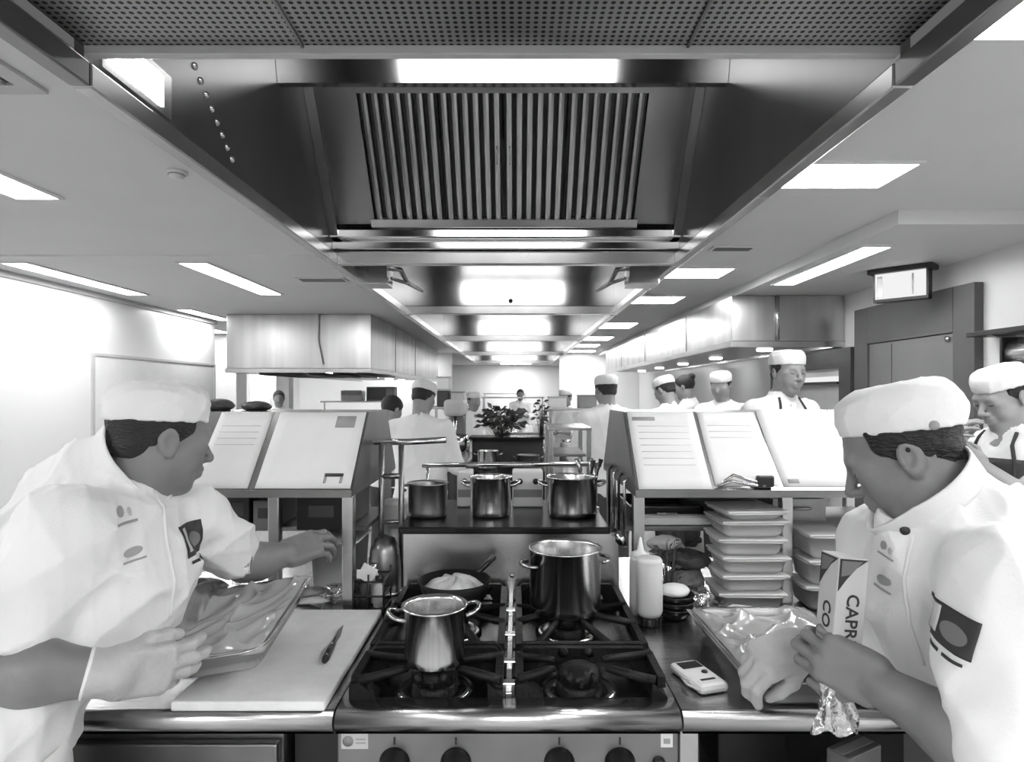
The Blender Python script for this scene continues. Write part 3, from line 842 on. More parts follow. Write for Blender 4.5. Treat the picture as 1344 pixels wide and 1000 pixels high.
def add_hand(s, W, curls, side=1, spread=0.10, thumb=((0.030, 0.032, -0.014), (0.062, 0.052, -0.030), (0.090, 0.050, -0.042), (0.110, 0.044, -0.046)), sc=1.0, k=0.006):
    """W: wrist frame, x to the fingers, y to the thumb side (mirrored by side), z the back of the hand"""
    def p(v): return W @ Vector((v[0]*sc, v[1]*sc*side, v[2]*sc))
    Wb = W
    s.rbox(Wb, (0.050*sc, 0, 0), (0.036*sc, 0.030*sc, 0.003*sc), 0.0125*sc, 0.010)
    s.ell(Wb, (0.030*sc, side*0.024*sc, -0.012*sc), (0.032*sc, 0.018*sc, 0.017*sc), 0.012)   # ball of the thumb
    s.ell(Wb, (0.034*sc, -side*0.026*sc, -0.010*sc), (0.034*sc, 0.014*sc, 0.014*sc), 0.012)
    base = [(0.090, 0.030, 0.000), (0.095, 0.010, 0.003), (0.090, -0.011, 0.001), (0.080, -0.030, -0.003)]
    seg = [(0.043, 0.026, 0.021), (0.048, 0.029, 0.022), (0.044, 0.027, 0.021), (0.034, 0.021, 0.018)]
    rad = [(0.0105, 0.0093, 0.0085, 0.0072), (0.0107, 0.0095, 0.0087, 0.0073), (0.0102, 0.0090, 0.0083, 0.0070), (0.0090, 0.0080, 0.0074, 0.0062)]
    tips = []
    for i in range(4):
        yaw = spread*(1.5-i)*0.66
        pos = Vector(base[i]); ang = 0.0
        pts = [pos.copy()]
        for j in range(3):
            ang += curls[i][j]
            d = Vector((math.cos(ang)*math.cos(yaw), math.cos(ang)*math.sin(yaw), -math.sin(ang)))
            pos = pos+d*seg[i][j]; pts.append(pos.copy())
        s.chain([p(q) for q in pts], [r*sc for r in rad[i]], 0.0035)
        s.cap(p(pts[0]), p(pts[0]), 0.0118*sc, None, 0.008)
        tips.append((p(pts[3]), p(pts[2])))
    s.chain([p(q) for q in thumb], [0.0145*sc, 0.0118*sc, 0.0105*sc, 0.0080*sc], 0.006)
    tips.append((p(thumb[3]), p(thumb[2])))
    return tips

def hair_fn(front=0.030, top=0.2, nape=-0.06, thick=0.007, side=-0.03):
    def f(x, y, z):
        a, b, c = 0.096+thick, 0.076+thick, 0.086+thick
        X = x+0.012; Z = z-0.034
        k0 = np.sqrt((X/a)**2+(y/b)**2+(Z/c)**2); k1 = np.sqrt((X/a**2)**2+(y/b**2)**2+(Z/c**2)**2)+1e-9
        d = k0*(k0-1)/k1
        # nape: a block behind the neck
        n0 = np.sqrt(((x+0.055)/0.045)**2+(y/0.064)**2+((z+0.015)/0.055)**2)
        d = np.minimum(d, (n0-1)*0.045)
        hl = front-np.maximum(0, 0.02-z)*1.05                     # hairline runs back towards the ear and nape
        hl = np.where(z < side, np.minimum(hl, -0.028+(z-side)*0.3), hl)
        d = np.maximum(d, x-hl)
        d = np.maximum(d, nape-z+np.maximum(0, x+0.04)*0.5)
        d = np.maximum(d, z-0.062)
        return d
    return f

def hat_fn(h=0.085, flare=0.004, back=0.0, lean=0.0):
    """soft round chef cap: a band with a puffed, flat-topped crown (local head frame, z up)"""
    def f(x, y, z):
        X = x+0.010; zz = (z-0.036-0.05*0)/h                 # 0 at rim .. 1 at top
        zc = np.clip(zz, 0, 1)
        bul = 1+flare*np.sin(PI*zc)/0.1
        a, b = 0.1060*bul, 0.0865*bul
        top = h*(1-lean*(X/0.1))
        r = np.sqrt((X/a)**2+(y/b)**2)
        pw = 4.2
        q = (np.abs(r)**pw+np.abs(np.clip((z-0.036)/top, 0, 2))**pw)**(1/pw)
        d = (q-1)*0.075
        return np.maximum(d, 0.036-z)
    return f

def stamp(o, origin, direction, up, w, h, nu, nv, off=0.0018, thick=0.001, fn=None):
    """a patch of w x h laid onto the surface of o along a direction; returns an MB in o's parent space"""
    me = o.data
    bv = BVHTree.FromPolygons([v.co for v in me.vertices], [tuple(p.vertices) for p in me.polygons])
    base = Vector(o.parent.location)
    D = Vector(direction).normalized(); U = Vector(up); R = D.cross(U).normalized(); U = R.cross(D).normalized()
    O = Vector(origin)-base
    last = [None]
    def pt(u, v):
        a, b = (u-0.5)*w, (v-0.5)*h
        if fn: a, b = fn(a, b)
        p0 = O+R*a+U*b-D*0.5
        hit, n, i, dist = bv.ray_cast(p0, D, 1.5)
        if hit is None: return last[0] if last[0] is not None else O+R*a+U*b
        q = hit-D*off
        last[0] = q
        return q
    return pt, (lambda m=MB(): m.sheet(pt, nu, nv, thick))

def stamp_text(o, body, size, origin, direction, up, off=0.0035, bold=0.0):
    pt, _ = stamp(o, origin, direction, up, 1, 1, 1, 1, off)
    m = text_mb(body, size, Matrix.Identity(4), 0.0, bold)
    m.v = [tuple(pt(x+0.5, y+0.5)) for (x, y, z) in m.v]
    return m
# ------------------------------------------------------------------ the two chefs at the counter
I4 = Matrix.Identity(4)
def vec(*a): return Vector(a)

def face_details(parent, H, hat_mat='cloth', brow=True):
    loc = Vector(parent.location)
    def P(x, y, z): return H @ Vector((x, y, z))-loc
    for q in (-1, 1):
        b = MB(); b.tube([P(0.0885-0.004*abs(t), q*(0.031+0.011*t), 0.0005-0.0035*(1-t*t)) for t in (-1.2, -0.6, 0, 0.6, 1.2)], [0.0008, 0.0018, 0.0021, 0.0018, 0.0008], 6)
        b.build('eyelash', 'hair', parent)
        b = MB(); b.tube([P(0.0905-0.0035*t-0.004*t*t*0.6, q*(0.016+0.012*t), 0.0235+0.004*math.sin(t*1.3)-0.001*t*t) for t in (0, 0.8, 1.6, 2.4, 2.9)], [0.002, 0.0032, 0.0034, 0.0026, 0.001], 6)
        b.build('eyebrow', 'hair', parent)
    b = MB(); b.tube([P(0.0965-0.004*t*t, 0.019*t, -0.0632) for t in (-1.1, -0.5, 0, 0.5, 1.1)], 0.0019, 6)
    b.build('mouth_line', 'lip', parent)

def dress(parent, jacket, spec):
    pass

# ---- chef on the left: leans over the board, tray in his right hand, reaches out with his left
A = thing('person', 'chef in white jacket and cap leaning over the board holding a film-wrapped tray', 'person', (-0.90, 1.08, 0.0))
aH = head_frame(at(211, 574, 1.33), (math.cos(0.88), math.sin(0.88), 0), 0.22)
aN = at(168, 650, 1.32)          # base of neck
aSR = at(92, 700, 1.12)          # right shoulder (near)
aSL = at(262, 682, 1.47)         # left shoulder (far)
aER = at(-22, 880, 0.97)         # right elbow
aWR = at(146, 884, 1.05)         # right wrist
aEL = at(320, 742, 1.56)
aWL = at(372, 728, 1.62)
aThr = at(200, 655, 1.31); aNap = at(146, 556, 1.33)
aCol = (aThr+aNap)/2; aColAx = (aThr-aNap).cross(vec(0.25, 0.95, 0)); aColAx = aColAx if aColAx.x > 0 else -aColAx; aColAx.normalize()
s = SDF((-1.35, 0.80, 0.85), (-0.35, 1.80, 1.60), 0.0032)
add_head(s, aH, 1.10, 0.95)
s.cap(aH @ vec(-0.022, 0, -0.045), aN, 0.056, 0.064, 0.03)
aCh = (aSR+aSL)/2
s.cap(aN, aCh+vec(-0.08, -0.03, -0.10), 0.062, 0.09, 0.02)
s.cap(aCh+vec(-0.08, -0.03, -0.10), vec(-0.91, 1.08, 1.02), 0.09, 0.09, 0.02)
aCb = aCh+vec(-0.075, 0, -0.03)
s.cap(aCb, aSR+vec(-0.02, 0.02, -0.02), 0.055, 0.045, 0.02).cap(aCb, aSL+vec(-0.02, 0, -0.02), 0.055, 0.040, 0.02)
s.chain([aSR+vec(-0.02, 0.02, -0.02), aSR.lerp(aER, 0.6), aER], [0.036, 0.036, 0.043], 0.02)
mid = aER.lerp(aWR, 0.35)
s.chain([aER, mid, aWR], [0.046, 0.050, 0.033], 0.02)
s.chain([aSL+vec(-0.02, 0, -0.02), aEL], [0.045, 0.042], 0.02)
s.chain([aEL-(aEL-aSL)*0.2, aEL.lerp(aWL, 0.4), aWL], [0.042, 0.043, 0.032], 0.02)
# right hand holds the near corner of the tray from below and the side
hx = (at(262, 872, 1.17)-aWR).normalized()
WA = frame_mat(aWR, hx, vec(0.15, -0.85, 0.10))
add_hand(s, WA, [(0.25, 0.35, 0.2), (0.2, 0.35, 0.2), (0.2, 0.4, 0.2), (0.3, 0.45, 0.2)], 1, 0.10,
         thumb=((0.026, 0.030, -0.008), (0.056, 0.046, -0.016), (0.088, 0.050, -0.022), (0.112, 0.050, -0.026)), sc=1.0)
hx = (at(432, 706, 1.70)-aWL).normalized()
WL_ = frame_mat(aWL, hx, vec(-0.1, -0.8, 0.6))
add_hand(s, WL_, [(0.35, 0.55, 0.3), (0.4, 0.6, 0.3), (0.5, 0.6, 0.3), (0.55, 0.6, 0.3)], 1, 0.10, sc=0.98)
s.build('body', 'skin', A)
# hair and cap
s = SDF(aH.translation-vec(.17, .17, .17), aH.translation+vec(.17, .17, .19), 0.0035)
s.fn(aH @ Matrix.Scale(0.95, 4), (-0.12, -0.1, -0.1), (0.06, 0.1, 0.13), hair_fn(0.040, side=-0.012, nape=-0.055), 0)
s.build('hair', 'hair', A)
s = SDF(aH.translation-vec(.19, .19, .10), aH.translation+vec(.19, .19, .2), 0.0035)
aHat = aH @ Matrix.Scale(0.95, 4) @ Matrix.Rotation(-0.16, 4, 'Y')
s.fn(aHat, (-0.14, -0.12, 0.02), (0.12, 0.12, 0.15), hat_fn(0.088, 0.003, lean=-0.04), 0)
s.folds(0.0035, 3, 60, (1, 1, 1.4))
hat = s.build('cap', 'cloth', A)
face_details(A, aH @ Matrix.Scale(0.95, 4))
# jacket
s = SDF((-1.45, 0.72, 0.80), (-0.40, 1.75, 1.52), 0.0048)
ch = aCh+vec(-0.055, -0.03, -0.09)
T = frame_mat(ch, (0.90, 0.12, 0.35), vec(-0.35, 0.15, 0.9))       # x chest forward, y his left, z up the spine
s.ell(T, (0, 0, 0), (0.150, 0.200, 0.20), 0.05)
s.ell(T, (-0.075, 0, 0.075), (0.120, 0.185, 0.125), 0.05)            # rounded upper back
bl = vec(-0.905, 1.105, 1.045)
s.ell(frame_mat(bl, (0.9, 0.25, 0.1), (0, 0, 1)), (0, 0, 0), (0.175, 0.195, 0.17), 0.08)
s.ell(frame_mat(vec(-0.90, 1.00, 0.93), (1, 0.25, 0), (0, 0, 1)), (0, 0, 0), (0.165, 0.175, 0.13), 0.06)
s.cap(aCh+vec(-.05, 0, 0), aSR, 0.085, 0.076, 0.05)
s.cap(aCh+vec(-.05, 0, 0), aSL, 0.080, 0.070, 0.05)
sr = aSR.lerp(aER, 0.62)
s.chain([aSR, sr], [0.078, 0.074], 0.04)
s.cap(sr, aSR.lerp(aER, 0.70), 0.078, 0.080, 0.012)                  # rolled cuff
sl_ = aSL.lerp(aEL, 0.55); 
s.chain([aSL, sl_, aSL.lerp(aEL, 0.72)], [0.072, 0.068, 0.062], 0.04)
s.cap(aSL.lerp(aEL, 0.70), aSL.lerp(aEL, 0.82), 0.062, 0.060, 0.01)
s.cap(aCol-aColAx*0.14, aCol-aColAx*0.01, 0.115, 0.082, 0.05)
s.cap(aN-aColAx*0.02, aCh+vec(-0.06, -0.03, -0.10), 0.090, 0.125, 0.04)
s.cap(aThr-aColAx*0.05, aThr+vec(-0.03, 0, -0.12), 0.050, 0.080, 0.05)
s.folds(0.017, 11, 13, (1.0, 1.0, 0.8))
s.folds(0.005, 5, 40, (1.0, 1.0, 0.6))
# open collar and cuffs
s.cap(aCol+aColAx*0.045, aCol+aColAx*0.20, 0.076, 0.092, 0.004, 'sub')
s.cap(aSL.lerp(aEL, 0.80), aEL, 0.048, 0.050, 0.003, 'sub')
s.cap(aSR.lerp(aER, 0.72), aER, 0.047, 0.050, 0.003, 'sub')
jk = s.build('jacket', 'cloth', A)
# apron and trousers
s = SDF((-1.25, 0.72, 0.05), (-0.60, 1.45, 1.02), 0.008)
s.ell(frame_mat(vec(-0.90, 1.00, 0.90), (1, 0.2, 0), (0, 0, 1)), (0, 0, 0), (0.130, 0.150, 0.14), 0.03)
for q in (-1, 1):
    hp = vec(-0.90-0.02*q, 1.00+0.09*q, 0.88); kn = vec(-0.90+0.02*q, 0.99+0.10*q, 0.48); an = vec(-0.94+0.04*q, 0.99+0.11*q, 0.10)
    s.chain([hp, kn, an], [0.092, 0.080, 0.072], 0.03)
s.folds(0.005, 8, 15)
s.build('trousers', 'check', A)
ap = MB()
def apr(u, v):
    a = -2.1+4.2*u
    r = 0.172+0.010*math.sin(a*9)*v+0.035*v
    c = Vector((-0.90, 0.985))
    dx, dy = math.cos(a+0.0), math.sin(a+0.0)
    return Vector((c.x+dx*r*0.98, c.y+dy*r*0.94, 0.93-0.46*v))-A.location
ap.sheet(apr, 36, 14, 0.003); ap.build('apron', 'cloth', A)
for q in (-1, 1):
    b = MB(); fx = vec(-0.90+0.04*q, 0.99+0.11*q, 0)-vec(*A.location)
    b.lathe([(0, 0.0), (0.045, 0.0), (0.050, 0.02), (0.048, 0.05), (0.03, 0.075), (0, 0.085)], 16, T=Matrix.Translation(fx+vec(0.04, 0, 0)) @ Matrix.Diagonal((2.7, 1, 1, 1)))
    b.build('shoe', 'shoe', A)
s = SDF(aWR-vec(0.12, 0.15, 0.15), aWR+vec(0.24, 0.22, 0.15), 0.003)
add_hand(s, WA, [(0.25, 0.35, 0.2), (0.2, 0.35, 0.2), (0.2, 0.4, 0.2), (0.3, 0.45, 0.2)], 1, 0.10,
         thumb=((0.026, 0.030, -0.008), (0.056, 0.046, -0.016), (0.088, 0.050, -0.022), (0.112, 0.050, -0.026)), sc=1.0)
s.chain([aER.lerp(aWR, 0.84), aWR], [0.0375, 0.033], 0.02)
s.f -= 0.0022
s.build('glove', 'glove', A, label='thin pale glove')
b = MB()
wc = aER.lerp(aWR, 0.80); wd = (aWR-aER).normalized(); u = wd.orthogonal().normalized(); v = wd.cross(u)
b.tube([wc+(u*math.cos(t)+v*math.sin(t))*0.0385-vec(*A.location) for t in [2*PI*k/20 for k in range(20)]], 0.0035, 6, close=True)
b.build('wrist_band', 'white_plastic', A)
A_parts = (A, jk, T, aH)

# ---- chef on the right: bends over the tray, wrap box in his left hand
Bc = thing('person', 'chef in white jacket and round cap holding a wrap box over a tray', 'person', (0.80, 0.90, 0.0))
bH = head_frame(at(1183, 594, 1.12), (math.cos(2.58), math.sin(2.58), 0), 0.52)
bN = at(1238, 690, 1.06)
bThr = at(1168, 696, 1.09); bNap = at(1286, 614, 1.05)
bCol = (bThr+bNap)/2; bColAx = (bThr-bNap).cross(vec(0.1, 0.95, 0)); bColAx = bColAx if bColAx.z > 0 else -bColAx; bColAx.normalize()
bSL = at(1318, 760, 0.89)        # left shoulder (near)
bSR = at(1158, 716, 1.24)        # right shoulder (far)
bEL = at(1326, 1004, 0.81)
bWL = at(1160, 902, 0.96)
bER = at(1120, 858, 1.25)
bWR = at(1052, 848, 1.22)
s = SDF((0.28, 0.68, 0.85), (1.05, 1.42, 1.60), 0.0030)
add_head(s, bH, 1.05, 0.94)
s.cap(bH @ vec(-0.024, 0, -0.045), bN, 0.058, 0.066, 0.03)
bCh = (bSL+bSR)/2
s.cap(bN, bCh+vec(0.09, -0.02, -0.10), 0.062, 0.09, 0.02)
s.cap(bCh+vec(0.09, -0.02, -0.10), vec(0.86, 0.92, 1.0), 0.09, 0.09, 0.02)
bCb = bCh+vec(0.075, 0, -0.03)
s.cap(bCb, bSL+vec(0.02, 0.02, -0.02), 0.055, 0.040, 0.02).cap(bCb, bSR+vec(0.02, 0, -0.02), 0.055, 0.040, 0.02)
s.chain([bSL+vec(0.02, 0.02, -0.02), bSL.lerp(bEL, 0.8), bEL], [0.036, 0.034, 0.040], 0.02)
s.chain([bEL, bEL.lerp(bWL, 0.35), bWL], [0.044, 0.047, 0.031], 0.02)
s.chain([bSR+vec(0.02, 0, -0.02), bER], [0.044, 0.040], 0.02)
s.chain([bER, bER.lerp(bWR, 0.35), bWR], [0.040, 0.042, 0.031], 0.02)
# left hand wraps the upright box: fingers behind, thumb in front
boxc = at(1104, 800, 0.985)
hx = (at(1092, 866, 1.01)-bWL).normalized()
WB = frame_mat(bWL, hx, vec(0.05, -1.0, -0.15))
add_hand(s, WB, [(0.5, 1.05, 0.6), (0.45, 1.05, 0.6), (0.45, 1.05, 0.6), (0.45, 1.1, 0.6)], 1, 0.10,
         thumb=((0.026, 0.030, -0.012), (0.052, 0.052, -0.020), (0.080, 0.062, -0.024), (0.102, 0.064, -0.030)), sc=0.98)
# right hand pinches the film at the tray's near corner
hx = (at(988, 872, 1.20)-bWR).normalized()
WC = frame_mat(bWR, hx, vec(-0.05, -0.45, 0.9))
add_hand(s, WC, [(0.75, 0.8, 0.3), (0.8, 0.85, 0.4), (0.85, 0.9, 0.4), (0.9, 0.9, 0.4)], 1, 0.10,
         thumb=((0.026, 0.030, -0.012), (0.052, 0.044, -0.028), (0.076, 0.040, -0.050), (0.092, 0.032, -0.066)), sc=0.98)
s.build('body', 'skin', Bc)
s = SDF(bWR-vec(0.24, 0.2, 0.18), bWR+vec(0.12, 0.15, 0.15), 0.003)
add_hand(s, WC, [(0.75, 0.8, 0.3), (0.8, 0.85, 0.4), (0.85, 0.9, 0.4), (0.9, 0.9, 0.4)], 1, 0.10,
         thumb=((0.026, 0.030, -0.012), (0.052, 0.044, -0.028), (0.076, 0.040, -0.050), (0.092, 0.032, -0.066)), sc=0.98)
s.chain([bER.lerp(bWR, 0.75), bWR], [0.036, 0.031], 0.02)
s.f -= 0.0022
s.build('glove', 'glove', Bc, label='thin pale glove')
s = SDF(bH.translation-vec(.17, .17, .17), bH.translation+vec(.17, .17, .19), 0.0035)
s.fn(bH @ Matrix.Scale(0.94, 4), (-0.12, -0.1, -0.1), (0.06, 0.1, 0.13), hair_fn(0.035, side=-0.01, nape=-0.05, thick=0.009), 0)
s.folds(0.003, 2, 120, (1, 1, 1))
s.build('hair', 'hair', Bc)
s = SDF(bH.translation-vec(.19, .19, .10), bH.translation+vec(.19, .19, .2), 0.0035)
bHat = bH @ Matrix.Scale(0.94, 4) @ Matrix.Rotation(-0.36, 4, 'Y') @ Matrix.Translation((0.004, 0, 0.004))
s.fn(bHat, (-0.15, -0.12, 0.02), (0.13, 0.12, 0.15), hat_fn(0.092, 0.005, lean=0.06), 0)
s.folds(0.0028, 9, 45, (1, 1, 1.2))
bcap = s.build('cap', 'cloth', Bc)
face_details(Bc, bH @ Matrix.Scale(0.94, 4))
s = SDF((0.40, 0.55, 0.72), (1.25, 1.42, 1.52), 0.0048)
ch = bCh+vec(0.085, -0.02, -0.09)
TB = frame_mat(ch, (-0.92, -0.10, 0.30), vec(0.30, 0.0, 0.9))
s.ell(TB, (0, 0, 0), (0.140, 0.190, 0.20), 0.05)
s.ell(TB, (-0.075, 0, 0.075), (0.120, 0.180, 0.125), 0.05)
s.ell(frame_mat(vec(0.86, 0.92, 1.02), (-1, 0, 0.1), (0, 0, 1)), (0, 0, 0), (0.150, 0.185, 0.17), 0.08)
s.ell(frame_mat(vec(0.88, 0.90, 0.90), (-1, 0, 0), (0, 0, 1)), (0, 0, 0), (0.145, 0.180, 0.14), 0.06)
s.cap(bCh+vec(.05, 0, 0), bSL, 0.082, 0.072, 0.05)
s.cap(bCh+vec(.05, 0, 0), bSR, 0.080, 0.070, 0.05)
s.chain([bSL, bSL.lerp(bEL, 0.5), bSL.lerp(bEL, 0.84)], [0.074, 0.068, 0.064], 0.04)
s.cap(bSL.lerp(bEL, 0.84), bSL.lerp(bEL, 0.97), 0.064, 0.066, 0.010)
s.chain([bSR, bSR.lerp(bER, 0.5), bSR.lerp(bER, 0.75)], [0.072, 0.064, 0.060], 0.04)
s.cap(bCol-bColAx*0.14, bCol-bColAx*0.01, 0.115, 0.083, 0.05)
s.cap(bN-bColAx*0.02, bCh+vec(0.08, -0.02, -0.10), 0.090, 0.125, 0.04)
s.cap(bThr-bColAx*0.05, bThr+vec(0.04, 0, -0.12), 0.050, 0.080, 0.05)
s.folds(0.016, 21, 13, (1.0, 1.0, 0.8))
s.folds(0.005, 15, 40, (1.0, 1.0, 0.6))
s.cap(bCol+bColAx*0.045, bCol+bColAx*0.20, 0.077, 0.092, 0.004, 'sub')
s.cap(bSL.lerp(bEL, 0.97), bEL+(bEL-bSL)*0.2, 0.045, 0.050, 0.003, 'sub')
s.cap(bSR.lerp(bER, 0.74), bER, 0.046, 0.050, 0.003, 'sub')
jkB = s.build('jacket', 'cloth', Bc)
s = SDF((0.55, 0.60, 0.05), (1.25, 1.28, 1.0), 0.008)
s.ell(frame_mat(vec(0.88, 0.90, 0.88), (-1, 0, 0), (0, 0, 1)), (0, 0, 0), (0.120, 0.148, 0.14), 0.03)
for q in (-1, 1):
    s.chain([vec(0.88, 0.90+0.09*q, 0.86), vec(0.87, 0.89+0.10*q, 0.48), vec(0.90+0.04*q, 0.89+0.11*q, 0.10)], [0.092, 0.080, 0.072], 0.03)
    b = MB(); b.lathe([(0, 0.0), (0.045, 0.0), (0.050, 0.02), (0.048, 0.05), (0.03, 0.075), (0, 0.085)], 16, T=Matrix.Translation(vec(0.86+0.04*q, 0.89+0.11*q, 0)-vec(*Bc.location)) @ Matrix.Diagonal((2.7, 1, 1, 1)))
    b.build('shoe', 'shoe', Bc)
s.folds(0.005, 18, 15)
s.build('trousers', 'check', Bc)
# ------------------------------------------------------------------ the island: range, worktops, gantries
TOP = 0.89
FR = 1.20          # front edge of the island
def nose_profile(y0, y1, z0, z1, r=0.018):
    """worktop section with rolled front edge (y,z)"""
    p = [(y1, z0), (y0+0.03, z0), (y0+0.03, z0), (y0+0.008, z0)]
    for k in range(9):
        a = -PI/2-PI*k/8
        p.append((y0+r+math.cos(a)*r, (z0+z1)/2+math.sin(a)*(z1-z0)/2))
    p.append((y1, z1))
    q = []
    for t in p:
        if not q or (abs(t[0]-q[-1][0])+abs(t[1]-q[-1][1])) > 1e-5: q.append(t)
    return q
def worktop(name, label, x0, x1, y0, y1):
    o = MB().prism(nose_profile(y0, y1, 0.848, TOP), x0, x1, 'x').build(name, 'steel_h')
    for p in o.data.polygons: p.use_smooth = abs(p.normal.x) < 0.5 and p.center.y < y0+0.04
    return tag(o, label, 'worktop')
worktop('worktop', 'stainless worktop with rolled front edge left of the range', -1.06, -0.349, FR, 2.34)
worktop('worktop', 'stainless worktop with rolled front edge right of the range', 0.319, 1.35, FR, 2.34)
# base units
t = thing('base_cabinet', 'grey steel base cabinet under the cutting board', 'cabinet', (-0.75, 1.26, 0))
MB().box((-0.30, 0.02, 0.10), (0.28, 1.05, 0.846)).build('body', 'steel_dark', t)
b = MB(); b.rbox((-0.295, -0.003, 0.12), (0.275, 0.018, 0.80), 0.004); dd = b.build('door', 'steel_dark', t)
MB().tube([(-0.25, -0.003, 0.70), (-0.25, -0.035, 0.70), (-0.10, -0.035, 0.70), (-0.10, -0.003, 0.70)], 0.006, 8).build('handle', 'steel', dd)
for x in (-0.27, 0.25):
    for y in (0.05, 1.0): MB().cyl((x, y, 0), (x, y, 0.10), 0.02).build('foot', 'steel', t)
t = thing('dark_gap_filler', 'black filler standing in for the dark gap between cabinet and range', 'cabinet', (-0.407, 1.32, 0))  # black body and flap put in for the shade of an open gap
MB().box((-0.054, 0, 0.0), (0.054, 0.9, 0.846)).build('body', 'black', t)
MB().rbox((-0.045, -0.012, 0.1), (0.045, -0.0005, 0.6), 0.004).build('flap', 'dark', t)
# right: open rack under the worktop
t = thing('under_shelf_rack', 'open steel rack with two shelves under the right worktop', 'shelf', (0.83, 1.77, 0))
for x in (-0.49, 0.49):
    for y in (-0.51, 0.5): MB().rbox((x-0.02, y-0.02, 0), (x+0.02, y+0.02, 0.846), 0.003).build('post', 'steel', t)
for z in (0.18, 0.56): MB().rbox((-0.469, -0.5, z), (0.469, 0.5, z+0.025), 0.003).build('shelf', 'steel_dark', t)
MB().box((-0.47, 0.521, 0.1), (0.47, 0.535, 0.84)).build('back_sheet', 'black', t)
for k, (x, y, a, sx, sy, h, m, l) in enumerate(((0.56, 1.60, 0.0, 0.16, 0.20, 0.16, 'black', 'black plastic crate on the under-worktop shelf beside the range'),
                             (0.77, 1.44, 0.5, 0.12, 0.055, 0.11, 'mid', 'slim grey carton lying askew on the under-worktop shelf'),
                             (0.93, 1.62, -0.4, 0.09, 0.14, 0.15, 'dark', 'dark grey carton at the back of the under-worktop shelf'),
                             (1.05, 1.45, 0.55, 0.13, 0.06, 0.09, 'mid', 'grey carton with tape on the under-worktop shelf behind the chef'))):
    t = thing('storage_carton', l, 'box', (x, y, 0.5855), a)
    b = MB(); b.rbox((-sx/2, -sy/2, 0), (sx/2, sy/2, h), 0.004); b.build('body', m, t)
    MB().box((-sx/2+0.004, -0.012, h+0.0003), (sx/2-0.004, 0.012, h+0.0012)).build('tape', 'light' if m == 'mid' else 'mid', t)
for k in range(3):
    t = thing('steel_bowl', ('small steel bowl by the black crate under the right worktop', 'middle steel bowl under the right worktop', 'steel bowl by the slim grey carton under the right worktop')[k], 'bowl', (0.64+0.10*k, 1.37-0.03*k, 0.5855), 0, 'bowls stored under the right worktop')
    MB().lathe([(0, 0.0), (0.025, 0.0), (0.042, 0.02), (0.046, 0.05), (0.044, 0.05), (0.04, 0.022), (0.024, 0.004), (0, 0.004)], 24).build('bowl_shell', 'steel_dark', t)

# gas range
RX0, RX1 = -0.345, 0.315
rg = thing('gas_range', 'four burner gas range with cast iron grates and steel splashback', 'range', (-0.015, FR, 0))
def RP(x, y, z): return (x+0.015, y-FR, z)
def rb(lo, hi, r=0): return MB().rbox(RP(*lo), RP(*hi), r) if r else MB().box(RP(*lo), RP(*hi))
rb((RX0, FR+0.06, 0.12), (RX1, 1.93, 0.846)).build('body', 'steel', rg)
for x in (RX0+0.04, RX1-0.04):
    for y in (FR+0.12, 1.88): MB().cyl(RP(x, y, 0), RP(x, y, 0.12), 0.022).build('foot', 'steel', rg)
rb((RX0+0.03, FR+0.03, 0.16), (RX1-0.03, FR+0.058, 0.68), 0.006).build('oven_door', 'steel_dark', rg)
MB().tube([RP(RX0+0.1, FR+0.03, 0.63), RP(RX0+0.1, FR-0.01, 0.63), RP(RX1-0.1, FR-0.01, 0.63), RP(RX1-0.1, FR+0.03, 0.63)], 0.01, 10).build('oven_handle', 'steel', rg)
cp = rb((RX0, FR+0.022, 0.70), (RX1, FR+0.058, 0.846), 0.003).build('control_panel', 'steel_dark', rg)
o = MB().prism([(y-FR, z) for (y, z) in nose_profile(FR, FR+0.06, 0.848, TOP)], RX0+0.015, RX1+0.015, 'x').build('front_rail', 'steel_h', rg)
for p in o.data.polygons: p.use_smooth = abs(p.normal.x) < 0.5
for i, px in enumerate((515, 597, 735, 816)):
    x = (px-VPX)/F_PX*1.20
    T = Matrix.Translation(RP(x, FR+0.0215, 0.785)) @ Matrix.Rotation(PI/2, 4, 'X')
    kn = MB().lathe([(0, 0.036), (0.018, 0.036), (0.021, 0.031), (0.024, 0.006), (0.030, 0.0), (0, 0)], 24, T=T).build('knob', 'black', rg)
    MB().box(RP(x-0.003, FR-0.017, 0.775), RP(x+0.003, FR-0.0145, 0.804)).build('pointer', 'light', kn)
    MB().box(RP(x-0.002, FR+0.0205, 0.820), RP(x+0.002, FR+0.0217, 0.834)).build('knob_mark', 'ink_dark', rg)
x = (868-VPX)/F_PX*1.2
MB().lathe([(0, 0.012), (0.010, 0.012), (0.013, 0.0), (0, 0)], 16, T=Matrix.Translation(RP(x, FR+0.0215, 0.785)) @ Matrix.Rotation(PI/2, 4, 'X')).build('ignition_button', 'black', rg)
# stickers on the panel
lb = rb((RX0+0.008, FR+0.0205, 0.812), (RX0+0.060, FR+0.0216, 0.842)).build('maker_label', 'light', rg, label='pale maker label')
MB().lathe([(0, 0.0006), (0.0105, 0.0006), (0.0105, 0), (0, 0)], 20, T=Matrix.Translation(RP(RX0+0.021, FR+0.0203, 0.827)) @ Matrix.Rotation(PI/2, 4, 'X')).build('round_mark', 'mid', lb)
for z in (0.822, 0.829): rb((RX0+0.036, FR+0.0200, z), (RX0+0.055, FR+0.0204, z+0.003)).build('print_line', 'ink', lb)
lb = rb((RX1-0.035, FR+0.0205, 0.815), (RX1-0.012, FR+0.0216, 0.845)).build('rating_label', 'white_plastic', rg)
rb((RX1-0.030, FR+0.0200, 0.822), (RX1-0.017, FR+0.0204, 0.832)).build('print_line', 'ink', lb)
